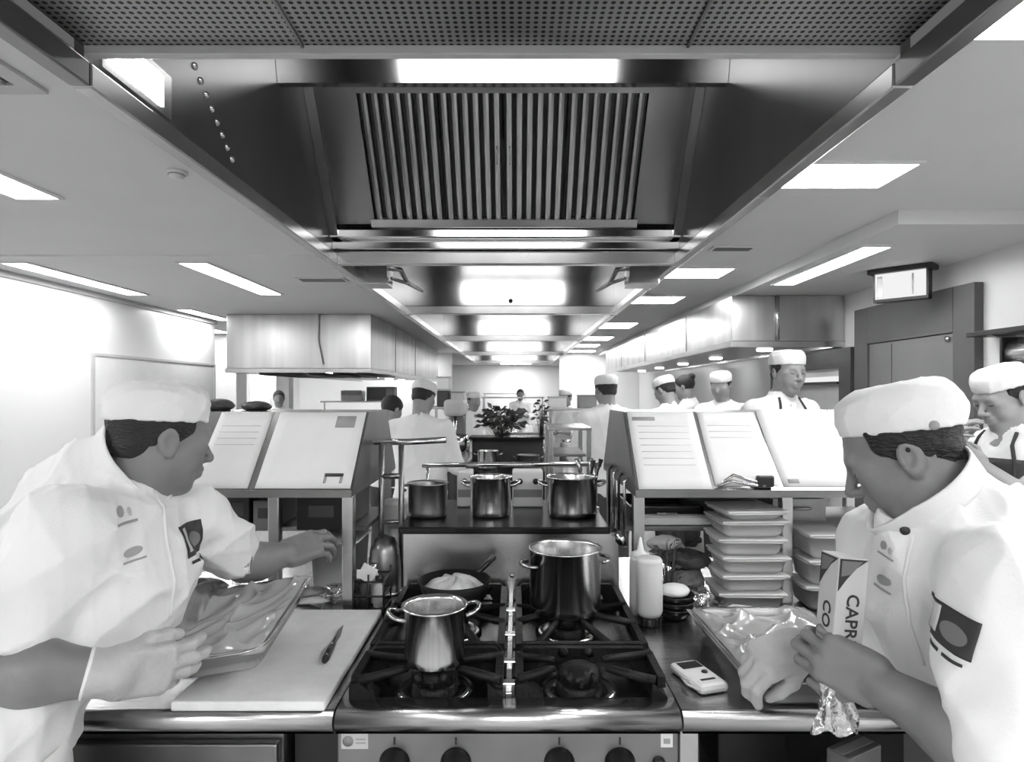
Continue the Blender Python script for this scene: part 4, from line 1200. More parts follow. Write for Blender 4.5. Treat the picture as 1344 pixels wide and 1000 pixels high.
# hob
rb((RX0, FR+0.06, 0.846), (RX1, 1.93, 0.874)).build('hob_tray', 'black_enamel', rg)
rb((RX0, FR+0.0605, 0.8745), (RX0+0.012, 1.92, 0.892)).build('hob_side', 'steel', rg)
rb((RX1-0.012, FR+0.0605, 0.8745), (RX1, 1.92, 0.892)).build('hob_side', 'steel', rg)
dv = rb((-0.021, FR+0.0605, 0.8745), (-0.007, 1.90, 0.902), 0.002).build('divider', 'steel', rg)
for y in (1.29, 1.395, 1.55, 1.72): rb((-0.029, y-0.010, 0.8745), (0.001, y+0.010, 0.912), 0.003).build('boss', 'steel', dv)
BUR = [(-0.170, 1.325), (0.133, 1.325), (-0.170, 1.645), (0.133, 1.645)]
for i, (x, y) in enumerate(BUR):
    T = Matrix.Translation(RP(x, y, 0.8745))
    bw = MB().lathe([(0.078, 0.0), (0.082, 0.004), (0.070, 0.010), (0.056, 0.004), (0.050, 0.0)], 32, T=T).build('burner', 'polished', rg)
    MB().lathe([(0.048, 0.0), (0.048, 0.018), (0.040, 0.024), (0.0, 0.026), ], 32, T=T).build('burner_head', 'cast_iron', bw)
    b = MB(); b.lathe([(0.0, 0.056), (0.030, 0.054), (0.043, 0.046), (0.046, 0.0265), (0.0, 0.0265)], 32, T=T)
    for k in range(12):
        a = 2*PI*k/12
        b.box((-0.003, 0.044, 0.028), (0.003, 0.048, 0.042), T @ Matrix.Rotation(a, 4, 'Z'))
    b.build('burner_cap', 'cast_iron', bw)
def grate(x0, x1, y0, y1, cx, cy):
    """cast iron frame with heavy low front and back bars and fingers pointing to the burner"""
    z0, z1 = 0.8755, 0.935
    b = MB()
    if y0 < 1.3:                                   # front grate: low front rail with raised corner feet
        b.box((x0, y0-0.008, z0), (x1, y0+0.008, z0+0.012))
        for xa, xb in ((x0, x0+0.055), (x1-0.03, x1)):
            b.prism([(xa, z0+0.012), (xb, z0+0.012), (xb, z0+0.020), (xa+(0.02 if xa == x0 else 0.0), z1-0.012), (xa, z1-0.016)], y0-0.008, y0+0.03, 'y')
    for y in ((y1,) if y0 < 1.3 else (y0, y1)):
        b.prism([(x0, z1-0.020), (x0+0.02, z1), (x1-0.02, z1), (x1, z1-0.020), (x1, z0), (x1-0.035, z0), (x1-0.05, z1-0.030), (x0+0.05, z1-0.030), (x0+0.035, z0), (x0, z0)], y-0.008, y+0.008, 'y')
    for x in (x0+0.008, x1-0.008): b.box((x-0.008, y0+0.008, z1-0.028), (x+0.008, y1-0.008, z1-0.006))
    n = 8
    for k in range(n):
        a = 2*PI*(k+0.5)/n
        ex, ey = math.cos(a), math.sin(a)
        t_ = min(abs(((x1 if ex > 0 else x0)-cx)/ex) if abs(ex) > 1e-6 else 9, abs(((y1 if ey > 0 else y0)-cy)/ey) if abs(ey) > 1e-6 else 9)-0.006
        if t_ < 0.05: continue
        p = [Vector((cx+ex*0.056, cy+ey*0.056, z1-0.004)), Vector((cx+ex*0.07, cy+ey*0.07, z1-0.004)), Vector((cx+ex*t_, cy+ey*t_, z1-0.012))]
        b.tube(p, [0.006, 0.0085, 0.011], 6)
    b.v = [RP(*p) for p in b.v]
    b.build('grate', 'cast_iron', rg)
for (x0, x1, cx) in ((RX0+0.014, -0.026, -0.170), (0.000, RX1-0.014, 0.133)):
    grate(x0, x1, 1.262, 1.405, cx, 1.325)
    grate(x0, x1, 1.43, 1.87, cx, 1.645)
rb((RX0+0.005, 1.90, 0.875), (RX1-0.005, 1.925, 1.078), 0.003).build('splashback', 'steel', rg)
MB().lathe([(0, 0.004), (0.006, 0.004), (0.007, 0), (0, 0)], 10, T=Matrix.Translation(RP(-0.012, 1.8995, 0.95)) @ Matrix.Rotation(PI/2, 4, 'X')).build('rivet', 'polished', rg)
rb((RX0-0.004, 1.875, 1.079), (RX1-0.035, 2.36, 1.100), 0.004).build('rear_shelf', 'black_enamel', rg)
for x in (RX0+0.02, RX1-0.02): rb((x-0.012, 2.32, 0.0), (x+0.012, 2.345, 1.078)).build('rear_leg', 'steel', rg)

# pots and pans
def loop_handle(mb, cx, cy, z, r, ang, w=0.045, out=0.035, rad=0.0045, drop=0.0):
    ca, sa = math.cos(ang), math.sin(ang)
    pts = []
    for k in range(9):
        t_ = PI*k/8
        rr = r-0.002+out*math.sin(t_)**0.7; tt = w*math.cos(t_)
        pts.append((cx+ca*rr-sa*tt, cy+sa*rr+ca*tt, z-drop*math.sin(t_)))
    mb.tube(pts, rad, 8)
def pot(label, loc, r, h, handles=(0, PI), m='polished', fill=None, fill_m='oil', rim=0.004, hz=0.80, name='stock_pot', group=None, hup=-0.01, hw=0.036, ho=0.03):
    t = thing(name, label, 'pot', loc, 0, group)
    MB().lathe([(0, 0), (r*0.93, 0), (r*0.985, 0.006), (r, 0.02), (r, h-0.004), (r+rim, h), (r+rim, h+0.003), (r-0.001, h+0.003), (r-0.004, h-0.004), (r-0.004, 0.018), (r*0.95, 0.006), (0, 0.005)], 40).build('pot_body', m, t)
    for a in handles:
        b = MB(); loop_handle(b, 0, 0, h*hz, r, a, hw, ho, 0.0048, hup); b.build('handle', m, t)
    if fill: MB().lathe([(0, h*fill), (r-0.0045, h*fill), (r-0.0045, h*fill-0.004), (0, h*fill-0.004)], 32).build('contents', fill_m, t)
    return t
pot('tall steel pot with dark broth on the front left burner', (-0.170, 1.325, 0.936), 0.062, 0.118, (0.35, PI+0.2), fill=0.6, hz=0.84, hup=-0.012, hw=0.03, ho=0.036, rim=0.007)
pot('wide open steel stock pot on the rear right burner', (0.128, 1.645, 0.936), 0.092, 0.160, (0.25, PI+0.35), fill=0.25, fill_m='food_light', hz=0.78, hup=-0.004, hw=0.034, ho=0.03)
t = thing('frying_pan', 'black frying pan of pale food on the rear left burner', 'pan', (-0.165, 1.70, 0.936))
MB().lathe([(0, 0), (0.070, 0), (0.078, 0.006), (0.098, 0.062), (0.096, 0.063), (0.076, 0.010), (0.0, 0.006)], 40).build('pan_body', 'cast_iron', t)
b = MB(); rr = random.Random(4)
def heap(u, v):
    a = 2*PI*u; q = v*0.088
    return (q*math.cos(a), q*math.sin(a), 0.036+0.034*(1-v**2)+0.006*math.sin(7*a+9*v)*v*(1-v)*4)
b.sheet(heap, 40, 12); b.build('food', 'food_light', t, label='pale food heaped in the pan')
MB().tube([(0.058, 0.074, 0.058), (0.082, 0.115, 0.072), (0.10, 0.150, 0.082)], [0.007, 0.008, 0.009], 8).build('handle', 'black', t)
pot('dark steel saucepan on the left of the raised rear shelf', (-0.285, 2.05, 1.1005), 0.063, 0.105, (PI*0.9,), m='steel_dark', fill=0.8, name='saucepan')
pot('steel saucepan in the middle of the raised rear shelf', (-0.082, 2.06, 1.1005), 0.066, 0.125, (PI*1.0, 0.0), fill=0.7, name='saucepan')
pot('larger steel saucepan at the right of the raised rear shelf', (0.183, 2.06, 1.1005), 0.080, 0.125, (PI*1.0, 0.1), fill=0.7, name='saucepan')
# pale equipment behind the saucepans
for (x0, x1, l) in ((-0.205, -0.152, 'small pale timer unit with dark dials between left and middle saucepans'), (-0.012, 0.095, 'pale timer unit with dark dials between middle and right saucepans')):
    t = thing('timer_unit', l, 'appliance', ((x0+x1)/2, 2.20, 1.1005))
    wd = (x1-x0)/2
    MB().rbox((-wd, 0, 0), (wd, 0.09, 0.125), 0.006).build('body', 'white_plastic', t)
    MB().box((-wd+0.004, -0.0012, 0.035), (wd-0.004, -0.0002, 0.062)).build('display_strip', 'mid', t)
    for x in ((0,) if wd < 0.04 else (-0.028, 0.028)):
        MB().lathe([(0, 0.012), (0.009, 0.012), (0.011, 0), (0, 0)], 14, T=Matrix.Translation((x, -0.0005, 0.09)) @ Matrix.Rotation(PI/2, 4, 'X')).build('dial', 'black', t)
t = thing('towel_rail', 'bright steel rail behind the saucepans', 'rail', (-0.015, 2.33, 1.1005))
MB().tube([(-0.33, 0, 0.130), (-0.1, 0, 0.134), (0.33, 0, 0.134)], 0.009, 10).build('bar', 'polished', t)
for x in (-0.31, 0.31): MB().cyl((x, 0, 0), (x, 0, 0.128), 0.006).build('post', 'steel', t)

# gantries with recipe sheets
def gantry(label, x0, x1, posts, inner):
    t = thing('pass_gantry', label, 'shelf', ((x0+x1)/2, 1.75, TOP))
    xm = (x0+x1)/2
    def P(x, y, z): return (x-xm, y-1.75, z-TOP)
    prof = [(1.75, 1.212), (1.75, 1.226), (1.95, 1.440), (2.22, 1.440), (2.38, 1.226), (2.38, 1.212)]
    MB().prism([(y-1.75, z-TOP) for y, z in prof], x0+0.006-xm, x1-0.006-xm, 'x').build('sloped_top', 'steel', t)
    for x in (x0, x1-0.0055):
        MB().prism([(y-1.75, z-TOP) for y, z in prof], x-xm, x+0.0055-xm, 'x').build('end_panel', 'steel_dark', t)
    MB().box(P(x0, 1.742, 1.210), P(x1, 1.749, 1.230)).build('front_lip', 'steel_dark', t)
    for (x, y) in posts: MB().rbox(P(x-0.016, y-0.016, TOP), P(x+0.016, y+0.016, 1.2115), 0.003).build('post', 'steel', t)
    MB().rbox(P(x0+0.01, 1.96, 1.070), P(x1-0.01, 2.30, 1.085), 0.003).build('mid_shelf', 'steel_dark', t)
    return t, P
gL, PL = gantry('stainless pass gantry with sloping top on the left worktop', -1.04, -0.453, ((-0.470, 1.78), (-0.70, 1.84), (-1.02, 1.78), (-0.475, 2.32), (-1.02, 2.32)), -1)
gR, PR = gantry('stainless pass gantry with sloping top on the right worktop', 0.330, 1.24, ((0.348, 1.80), (0.784, 1.84), (1.22, 1.80), (0.35, 2.32), (1.22, 2.32)), 1)
SLN = Vector((0, 0.2, 0.214)).normalized(); SNN = Vector((0, -0.214, 0.2)).normalized()
def sheet_on(name, label, xa, xb, s0, s1, shear, marks, group=None, lift=0.0008, curl=0.0):
    """paper lying on the gantry slope; marks are (u0,u1,v0,v1,material)"""
    base = Vector((0, 1.75, 1.226)); L_ = 0.293
    def W(u, v, n=0.0):
        x = xa+(xb-xa)*u+shear*v
        s_ = (s0+(s1-s0)*v)*L_
        p = base+SLN*s_+SNN*(lift+n+curl*math.sin(PI*u)*v*0.4+curl*(v**3))
        return Vector((x, p.y, p.z))
    o = thing(name, label, 'paper', W(0.5, 0.0), 0, group)
    L0 = Vector(o.location)
    MB().sheet(lambda u, v: W(u, v, 0.001)-L0, 8, 8, 0.0009).build('page', 'paper', o)
    for (u0, u1, v0, v1, m) in marks:
        MB().sheet(lambda u, v: W(u0+(u1-u0)*u, v0+(v1-v0)*v, 0.0019)-L0, 2, 2, 0.0005).build('printed_block', m, o)
    return o
lines = [(0.12, 0.85, 0.80-0.085*k, 0.806-0.085*k, 'light') for k in range(7)]
sheet_on('recipe_sheet', 'large white recipe sheet beside the chef on the left gantry', -0.905, -0.745, 0.03, 0.99, 0.0, lines[:4])
sheet_on('recipe_sheet', 'wide white recipe sheet with two small grey boxes on the left gantry', -0.725, -0.460, 0.03, 0.99, 0.0,
         [(0.68, 0.90, 0.78, 0.94, 'ink'), (0.70, 0.90, 0.14, 0.18, 'ink_dark'), (0.70, 0.73, 0.06, 0.14, 'ink'), (0.87, 0.90, 0.06, 0.14, 'ink')])
sheet_on('recipe_sheet', 'white recipe sheet with faint lines at the range end of the right gantry', 0.342, 0.545, 0.02, 0.99, 0.0, lines+[(0.06, 0.40, 0.88, 0.93, 'ink')])
sheet_on('recipe_sheet', 'middle white recipe sheet of the right gantry', 0.556, 0.735, 0.06, 0.99, 0.0, lines[:3])
sheet_on('recipe_sheet', 'blank white recipe sheet behind the wrapping chef on the right gantry', 0.745, 0.965, 0.05, 1.0, -0.01, [(0.08, 0.22, 0.04, 0.09, 'ink')], curl=0.008)
sheet_on('recipe_sheet', 'white sheet hidden behind the wrapping chef on the right gantry', 0.985, 1.20, 0.03, 0.98, 0.0, lines[:2])
# small dark garnish and clip on the right gantry lip
def leafy(name, label, loc, n, R, hgt, m='leaf', cat='herbs', seed=1, lw=0.02):
    t = thing(name, label, cat, loc)
    rn = random.Random(seed)
    st = MB()
    for k in range(n):
        a = rn.uniform(0, 2*PI); q = rn.uniform(0.1, 1)*R; h = rn.uniform(0.35, 1)*hgt
        b0 = Vector((q*0.4*math.cos(a), q*0.4*math.sin(a), 0.0)); p = Vector((q*math.cos(a), q*math.sin(a), h))
        st.tube([b0, (b0+p)/2+Vector((0, 0, 0.1*h)), p], 0.0012, 4)
        d = Vector((math.cos(a+rn.uniform(-1, 1)), math.sin(a+rn.uniform(-1, 1)), rn.uniform(-0.5, 0.6))).normalized()
        u = d.orthogonal().normalized(); w_ = lw*rn.uniform(0.6, 1.2)
        lf = MB(); c = p+d*w_*1.1; e = p+d*w_*2.2; dn = Vector((0, 0, -w_*0.25))
        lf.add([p, c+u*w_*0.6, e+dn, c-u*w_*0.6, c+Vector((0, 0, w_*0.15))], [(0, 1, 4), (1, 2, 4), (2, 3, 4), (3, 0, 4)], True)
        lf.build('leaf', m, t)
    st.build('stems', m, t, kind='stuff')
    return t
t = thing('tongs', 'pale kitchen tongs with a dark clip resting on the right gantry', 'tongs', (0.62, 1.738, 1.2365))
gp = Vector((0.62, 1.738, 1.2365))
MB().tube([(-0.06, 0.012, 0.004), (-0.02, 0.018, 0.018), (0.03, 0.012, 0.008), (0.07, 0.01, 0.006)], 0.0045, 8).build('arm', 'polished', t)
MB().tube([(-0.06, 0.012, 0.006), (-0.015, 0.02, 0.034), (0.03, 0.012, 0.020), (0.07, 0.011, 0.014)], 0.0045, 8).build('arm', 'polished', t)
MB().rbox((0.045, 0.006, 0.0), (0.095, 0.022, 0.034), 0.006).build('grip', 'black', t)
# dark boxes on the gantry mid shelves
for k, (x0, x1, h, m, l) in enumerate(((-0.98, -0.88, 0.10, 'dark', 'dark grey ring binder standing under the left gantry next to the wall end'), (-0.87, -0.80, 0.11, 'black', 'black box file under the left gantry'),
                                   (-0.79, -0.73, 0.09, 'mid', 'grey box file under the left gantry'), (-0.66, -0.51, 0.10, 'black', 'wide black box under the left gantry by its front post'))):
    t = thing('box_file', l, 'box', ((x0+x1)/2, 2.05, 1.0855))
    wd = (x1-x0)/2
    MB().rbox((-wd, -0.15, 0), (wd, 0.15, h), 0.004).build('body', m, t)
    MB().box((-wd*0.5, -0.1512, h*0.4), (wd*0.5, -0.1503, h*0.75)).build('spine_label', 'dark' if m != 'dark' else 'black', t)
for k, (x0, x1, h, m, l) in enumerate(((0.37, 0.60, 0.045, 'black', 'flat black tray under the right gantry near the range'), (0.61, 0.78, 0.085, 'dark', 'dark crate under the right gantry'), (0.83, 1.0, 0.07, 'steel_dark', 'steel drawer under the right gantry'))):
    t = thing('storage_tray', l, 'tray', ((x0+x1)/2, 2.18, 1.0855))
    wd = (x1-x0)/2
    b = MB(); b.box((-wd, -0.14, 0), (wd, 0.14, 0.006)); b.box((-wd, -0.14, 0.006), (-wd+0.006, 0.14, h)); b.box((wd-0.006, -0.14, 0.006), (wd, 0.14, h)); b.box((-wd+0.006, -0.14, 0.006), (wd-0.006, -0.134, h)); b.box((-wd+0.006, 0.134, 0.006), (wd-0.006, 0.14, h))
    b.build('tray_shell', m, t)
    MB().tube([(-0.03, -0.14, h*0.6), (-0.03, -0.155, h*0.6), (0.03, -0.155, h*0.6), (0.03, -0.14, h*0.6)], 0.004, 6).build('handle', 'steel', t)
# ------------------------------------------------------------------ left worktop
t = thing('cutting_board', 'large white plastic cutting board on the left worktop', 'cutting board', (-0.512, 1.465, TOP+0.0005))
MB().rbox((-0.148, -0.258, 0), (0.147, 0.258, 0.019), 0.004).build('slab', 'board', t)
bdz = TOP+0.020
t = thing('paring_knife', 'small dark handled knife lying on the white cutting board', 'knife', (-0.425, 1.475, bdz), 0.10)
b = MB(); b.add([(-0.004, 0.0, 0.004), (0.004, 0.0, 0.004), (0.0075, 0.05, 0.003), (0.002, 0.125, 0.002), (-0.004, 0.09, 0.003),
                 (-0.004, 0.0, 0.0055), (0.004, 0.0, 0.0055), (0.0075, 0.05, 0.004), (0.002, 0.125, 0.0028), (-0.004, 0.09, 0.0048)],
                [(4, 3, 2, 1, 0), (5, 6, 7, 8, 9), (0, 1, 6, 5), (1, 2, 7, 6), (2, 3, 8, 7), (3, 4, 9, 8), (4, 0, 5, 9)]); b.build('blade', 'steel_dark', t)
MB().tube([(0, -0.105, 0.008), (0, -0.09, 0.008), (0, -0.03, 0.007), (0, 0.0, 0.006)], [0.006, 0.0085, 0.0075, 0.0065], 10).build('handle', 'black', t)
for y in (-0.085, -0.025): MB().lathe([(0, 0.0165), (0.003, 0.0163), (0.003, 0.0145), (0, 0.0145)], 8, T=Matrix.Translation((0, y, 0))).build('rivet', 'polished', t)

def gn_tray(t, P, W_, L_, H_, m='steel', r=0.03, ov=0.014):
    """rounded food tray: P maps local (x,y,z) to the thing's space; open top at z=H_"""
    def ring(wx, ly, z, rr):
        pts = []
        for (cx, cy, a0) in ((wx-rr, ly-rr, 0), (-wx+rr, ly-rr, PI/2), (-wx+rr, -ly+rr, PI), (wx-rr, -ly+rr, 1.5*PI)):
            for k in range(5):
                a = a0+PI/2*k/4
                pts.append(P(cx+rr*math.cos(a), cy+rr*math.sin(a), z))
        return pts
    w2, l2 = W_/2, L_/2
    rings = [ring(w2-0.020, l2-0.020, 0.0, r*0.6), ring(w2-0.008, l2-0.008, 0.012, r*0.8), ring(w2, l2, H_-0.002, r), ring(w2+ov, l2+ov, H_-0.004, r+ov*0.9), ring(w2+ov, l2+ov, H_, r+ov*0.9),
             ring(w2-0.002, l2-0.002, H_, r), ring(w2-0.010, l2-0.010, 0.014, r*0.8), ring(w2-0.022, l2-0.022, 0.003, r*0.6)]
    vs = [p for q in rings for p in q]; n = 20; fs = []
    for i in range(len(rings)-1):
        for k in range(n): fs.append((i*n+k, i*n+(k+1) % n, (i+1)*n+(k+1) % n, (i+1)*n+k))
    fs.append(tuple(range(n))[::-1]); fs.append(tuple((len(rings)-1)*n+k for k in range(n)))
    return MB().add(vs, fs, True)

# the wrapped tray in the left chef's hand
o0 = at(222, 866, 1.235); o1 = at(352, 846, 1.24); o2 = at(388, 760, 1.55)
ux = (o1-o0).normalized(); uy = (o2-o1); uy = (uy-ux*uy.dot(ux)).normalized(); uz = ux.cross(uy)
TWd, TLn, THt = (o1-o0).length, (o2-o1).length, 0.055
cen = (o0+o2)/2-uz*THt
t = thing('wrapped_tray', 'steel tray under crinkled cling film held by the leaning chef', 'tray', cen)
RT = Matrix((ux, uy, uz)).transposed()
def TP(x, y, z): return RT @ Vector((x, y, z))
trayA_T = (Vector(cen), RT)
o = gn_tray(t, TP, TWd, TLn, THt).build('tray_body', 'steel', t)
b = MB(); rn = random.Random(9)
b.sheet(lambda u, v: TP((u-.5)*(TWd-0.03), (v-.5)*(TLn-0.03), 0.036+0.008*math.sin(9*u+4*v)*math.sin(7*v)), 14, 14, 0.004); b.build('food', 'dough', t)
def filmA(u, v):
    x = (u-.5)*(TWd+0.03); y = (v-.5)*(TLn+0.03)
    e = min(u, 1-u, v, 1-v)
    z = THt+0.002+(0.012*(1-abs(math.sin(7*u+5*v+1.3*math.sin(6*v))))**3+0.010*(1-abs(math.sin(9*u-8*v+1.5*math.sin(5*u+1))))**3+0.004*math.sin(23*u-17*v+2*math.sin(8*v)))*min(1, e*9)
    if e < 0.03: z -= 0.008
    return TP(x, y, z)
MB().sheet(filmA, 70, 70).build('cling_film', 'film', t)
# pulled tail of the film running to the chef's chest
def tailA(u, v):
    a = Vector(cen)+TP(-TWd/2+0.01, TLn*(v-0.45)*0.95, THt+0.006)
    c = at(188+60*v, 835-70*v, 1.20+0.16*v)
    p = a.lerp(c, u); p.z += 0.020*math.sin(PI*u)+0.010*math.sin(15*v+5*u)*u
    return p-Vector(cen)
MB().sheet(tailA, 20, 24).build('film_tail', 'film', t)

# tub, bags and caddy beyond the board
t = thing('white_tub', 'pale rectangular tub in the left chef\'s outstretched hand beside the gantry post', 'tub', (-0.555, 2.01, TOP+0.0005))
def tub(t, w, l, h, m, lid=None, r=0.02, lidm='white_plastic'):
    gn_tray(t, lambda x, y, z: Vector((x, y, z)), w, l, h, r=r, ov=0.006).build('tub_body', m, t)
    if lid: MB().rbox((-w/2-0.006, -l/2-0.006, h+0.0005), (w/2+0.006, l/2+0.006, h+0.0005+lid), min(0.006, lid*0.4)).build('lid', lidm, t)
tub(t, 0.14, 0.20, 0.155, 'white_plastic')
def bag(name, label, loc, r, m, seed, cat='bag', rotz=0, amp=0.35, group=None, extra=None):
    """crumpled bag resting on its flat underside"""
    t = thing(name, label, cat, loc, rotz, group)
    rn = np.random.RandomState(seed); W3 = rn.normal(size=(10, 3))*5; ph = rn.uniform(0, 6, 10)
    def f(u, v):
        th = PI*v; a = 2*PI*u
        n = np.array((math.sin(th)*math.cos(a), math.sin(th)*math.sin(a), math.cos(th)))
        d = sum((1-abs(math.sin(float(W3[i] @ n)*0.55+ph[i])))*0.5 for i in range(10))/5-0.3
        q = 1+amp*d
        z = n[2]*r[2]*q+r[2]*0.75
        return (n[0]*r[0]*q, n[1]*r[1]*q, max(z, 0.0+0.0005*abs(n[0])))
    MB().sheet(f, 40, 26).build('crumpled_bag', m, t)
    return t
for (px, py, d, r, m, sd, l) in ((392, 792, 1.84, (0.036, 0.036, 0.034), 'film_dense', 1, 'clear crumpled plastic bag behind the cutting board'),
                              (440, 790, 1.845, (0.040, 0.035, 0.03), 'film_dense', 5, 'shiny crumpled plastic bag next to the gantry post')):
    p = at(px, py, d); bag('plastic_bag', l, (p.x, d, TOP+0.0005), r, m, sd)
    b = MB()
t = thing('wrapped_fillet', 'pale wrapped fish fillets stacked behind the cutting board', 'food', (-0.600, 1.765, TOP+0.0005))
for k in range(3):
    MB().lathe([(0, 0.022), (0.6, 0.018), (0.95, 0.008), (1.0, 0.003), (0.6, 0), (0, 0)], 22, T=Matrix.Translation((0.01*k-0.01, 0.006*k, 0.020*k)) @ Matrix.Rotation(0.4*k-0.3, 4, 'Z') @ Matrix.Diagonal((0.085-0.008*k, 0.024, 1, 1))).build('fillet', ('steel_dark', 'food_light', 'food_mid')[k], t)
t = thing('wire_caddy', 'black wire caddy of small bottles beside the left gantry post', 'caddy', (-0.408, 1.80, TOP+0.0005))
for z in (0.006, 0.045, 0.085):
    MB().tube([(-0.042, -0.05, z), (0.042, -0.05, z), (0.042, 0.05, z), (-0.042, 0.05, z)], 0.003, 6, close=True).build('wire_ring', 'black', t)
for (x, y) in ((-0.042, -0.05), (0.042, -0.05), (0.042, 0.05), (-0.042, 0.05), (0, -0.05), (0, 0.05)):
    MB().cyl((x, y, 0.0), (x, y, 0.105), 0.003, seg=6).build('wire', 'black', t)
MB().box((-0.04, -0.048, 0.003), (0.04, 0.048, 0.006)).build('base', 'black', t)
def small_bottle(label, loc, r, h, m, capm):
    t = thing('sauce_jar', label, 'jar', loc)
    MB().lathe([(0, 0), (r, 0), (r, h*0.65), (r*0.55, h*0.82), (r*0.5, h*0.86), (0, h*0.86)], 18).build('jar_body', m, t)
    MB().lathe([(r*0.58, h*0.861), (r*0.58, h), (0, h)], 18).build('cap', capm, t)
small_bottle('dark sauce jar in the wire caddy', (-0.425, 1.785, TOP+0.007), 0.016, 0.10, 'dark', 'black')
small_bottle('pale spice jar in the wire caddy', (-0.388, 1.785, TOP+0.007), 0.015, 0.085, 'light', 'black')
small_bottle('clear spice jar at the back of the wire caddy', (-0.410, 1.825, TOP+0.007), 0.016, 0.11, 'tub', 'steel')
t = thing('folded_label', 'pale folded card leaning in the wire caddy', 'card', (-0.425, 1.766, TOP+0.085))
MB().box((-0.022, 0, 0), (0.022, 0.001, 0.045), Matrix.Rotation(0.5, 4, 'Y')).box((-0.02, 0.002, 0.004), (0.02, 0.003, 0.03)).build('card', 'paper', t)
t = thing('metal_colander', 'dark mesh strainer dome standing behind the wire caddy', 'strainer', (-0.40, 1.93, TOP+0.0005))
MB().lathe([(0.045, 0), (0.05, 0.004), (0.05, 0.06), (0.044, 0.13), (0.03, 0.165), (0, 0.178)], 24).build('mesh_dome', 'steel_dark', t)
MB().tube([(0.05*math.cos(a), 0.05*math.sin(a), 0.006) for a in [2*PI*k/24 for k in range(24)]], 0.004, 6, close=True).build('rim', 'polished', t)

# ------------------------------------------------------------------ right worktop
def squeeze(label, loc, r, h, inverted):
    t = thing('squeeze_bottle', label, 'squeeze bottle', loc, 0, 'squeeze bottles by the range')
    if inverted:
        b = MB(); b.lathe([(0, 0), (r*0.80, 0), (r*0.84, 0.004), (r*0.84, 0.024), (0, 0.024)], 24)
        for k in range(16):
            b.box((-0.002, r*0.82, 0.002), (0.002, r*0.84+0.003, 0.023), Matrix.Rotation(2*PI*k/16, 4, 'Z'))
        b.build('ribbed_cap', 'black', t)
        MB().lathe([(0, 0.0245), (r*0.86, 0.0245), (r, 0.036), (r, h-0.022), (r*0.98, h-0.018), (r*0.98, h-0.012), (r, h-0.008), (r*0.86, h), (0, h-0.004)], 28).build('bottle_body', 'white_plastic', t)
    else:
        MB().lathe([(0, 0), (r*0.95, 0), (r, 0.006), (r, h*0.70), (r*0.75, h*0.76), (0, h*0.76)], 28).build('bottle_body', 'white_plastic', t)
        MB().lathe([(r*0.8, h*0.761), (r*0.8, h*0.80), (r*0.35, h*0.83), (r*0.10, h), (0, h)], 24).build('nozzle', 'white_plastic', t)
squeeze('white squeeze bottle standing on its black ribbed cap', (0.352, 1.665, TOP+0.0005), 0.034, 0.175, True)
squeeze('white squeeze bottle with pointed nozzle behind the upturned one', (0.344, 1.745, TOP+0.0005), 0.030, 0.21, False)
t = thing('probe_thermometer', 'white digital thermometer with dark screen lying near the front edge', 'thermometer', (0.385, 1.335, TOP+0.0005), 0.30)
MB().rbox((-0.034, -0.062, 0), (0.034, 0.062, 0.020), 0.009).build('case', 'white_plastic', t)
MB().rbox((-0.024, 0.018, 0.0205), (0.024, 0.048, 0.0218), 0.0005).build('screen', 'black', t)
MB().lathe([(0, 0.003), (0.006, 0.003), (0.007, 0), (0, 0)], 12, T=Matrix.Translation((0.012, -0.005, 0.020))).build('button', 'black', t)
MB().rbox((-0.018, -0.040, 0.0202), (0.016, -0.033, 0.0212), 0.0005).build('print_line', 'ink_dark', t)
MB().tube([(-0.03, -0.058, 0.010), (-0.045, -0.03, 0.012), (-0.04, 0.0, 0.010), (-0.034, -0.02, 0.012)], 0.003, 6).build('cord', 'light', t)
for k in range(3):
    t = thing('sauce_bowl', ('bottom', 'middle', 'top')[k]+' black bowl of the small stack beside the squeeze bottles', 'bowl', (0.432, 1.715, TOP+0.0005+0.017*k), 0, 'stacked black bowls')
    MB().lathe([(0, 0), (0.030, 0), (0.034, 0.004), (0.052, 0.030), (0.050, 0.031), (0.032, 0.007), (0, 0.005)], 28).build('bowl_shell', 'black_enamel', t)
    MB().tube([(0.051*math.cos(a), 0.051*math.sin(a), 0.0305) for a in [2*PI*k_/28 for k_ in range(28)]], 0.0012, 5, close=True).build('rim', 'black', t)
bag('damp_cloth', 'pale crumpled cloth on top of the black bowl stack', (0.430, 1.712, TOP+0.062), (0.042, 0.036, 0.017), 'cloth', 31, 'cloth', 0.4, 0.30)

t = thing('wrapped_tray', 'steel tray with cling film lying before the wrapping chef', 'tray', (0.598, 1.415, TOP+0.0005), 0.02)
gn_tray(t, lambda x, y, z: Vector((x, y, z)), 0.275, 0.40, 0.058).build('tray_body', 'steel', t)
b = MB(); b.sheet(lambda u, v: Vector(((u-.5)*0.245, (v-.5)*0.37, 0.022+0.009*math.sin(8*u+3*v)*math.sin(11*v+2*u))), 16, 18, 0.004); b.build('food', 'food_mid', t)
def filmB(u, v):
    x = (u-.5)*0.31; y = (v-.5)*0.435; e = min(u, 1-u, v, 1-v)
    z = 0.061+(0.013*(1-abs(math.sin(8*u-6*v+1.3*math.sin(6*v))))**3+0.011*(1-abs(math.sin(6*u+9*v+1.5*math.sin(5*u+1))))**3+0.004*math.sin(25*u+14*v+2*math.sin(7*u)))*min(1, e*9)
    if e < 0.03: z -= 0.010
    if v < 0.12: z += 0.02*math.exp(-((u-0.35)/0.12)**2)*(0.12-v)/0.12
    return (x, y, z)
MB().sheet(filmB, 70, 70).build('cling_film', 'film', t)

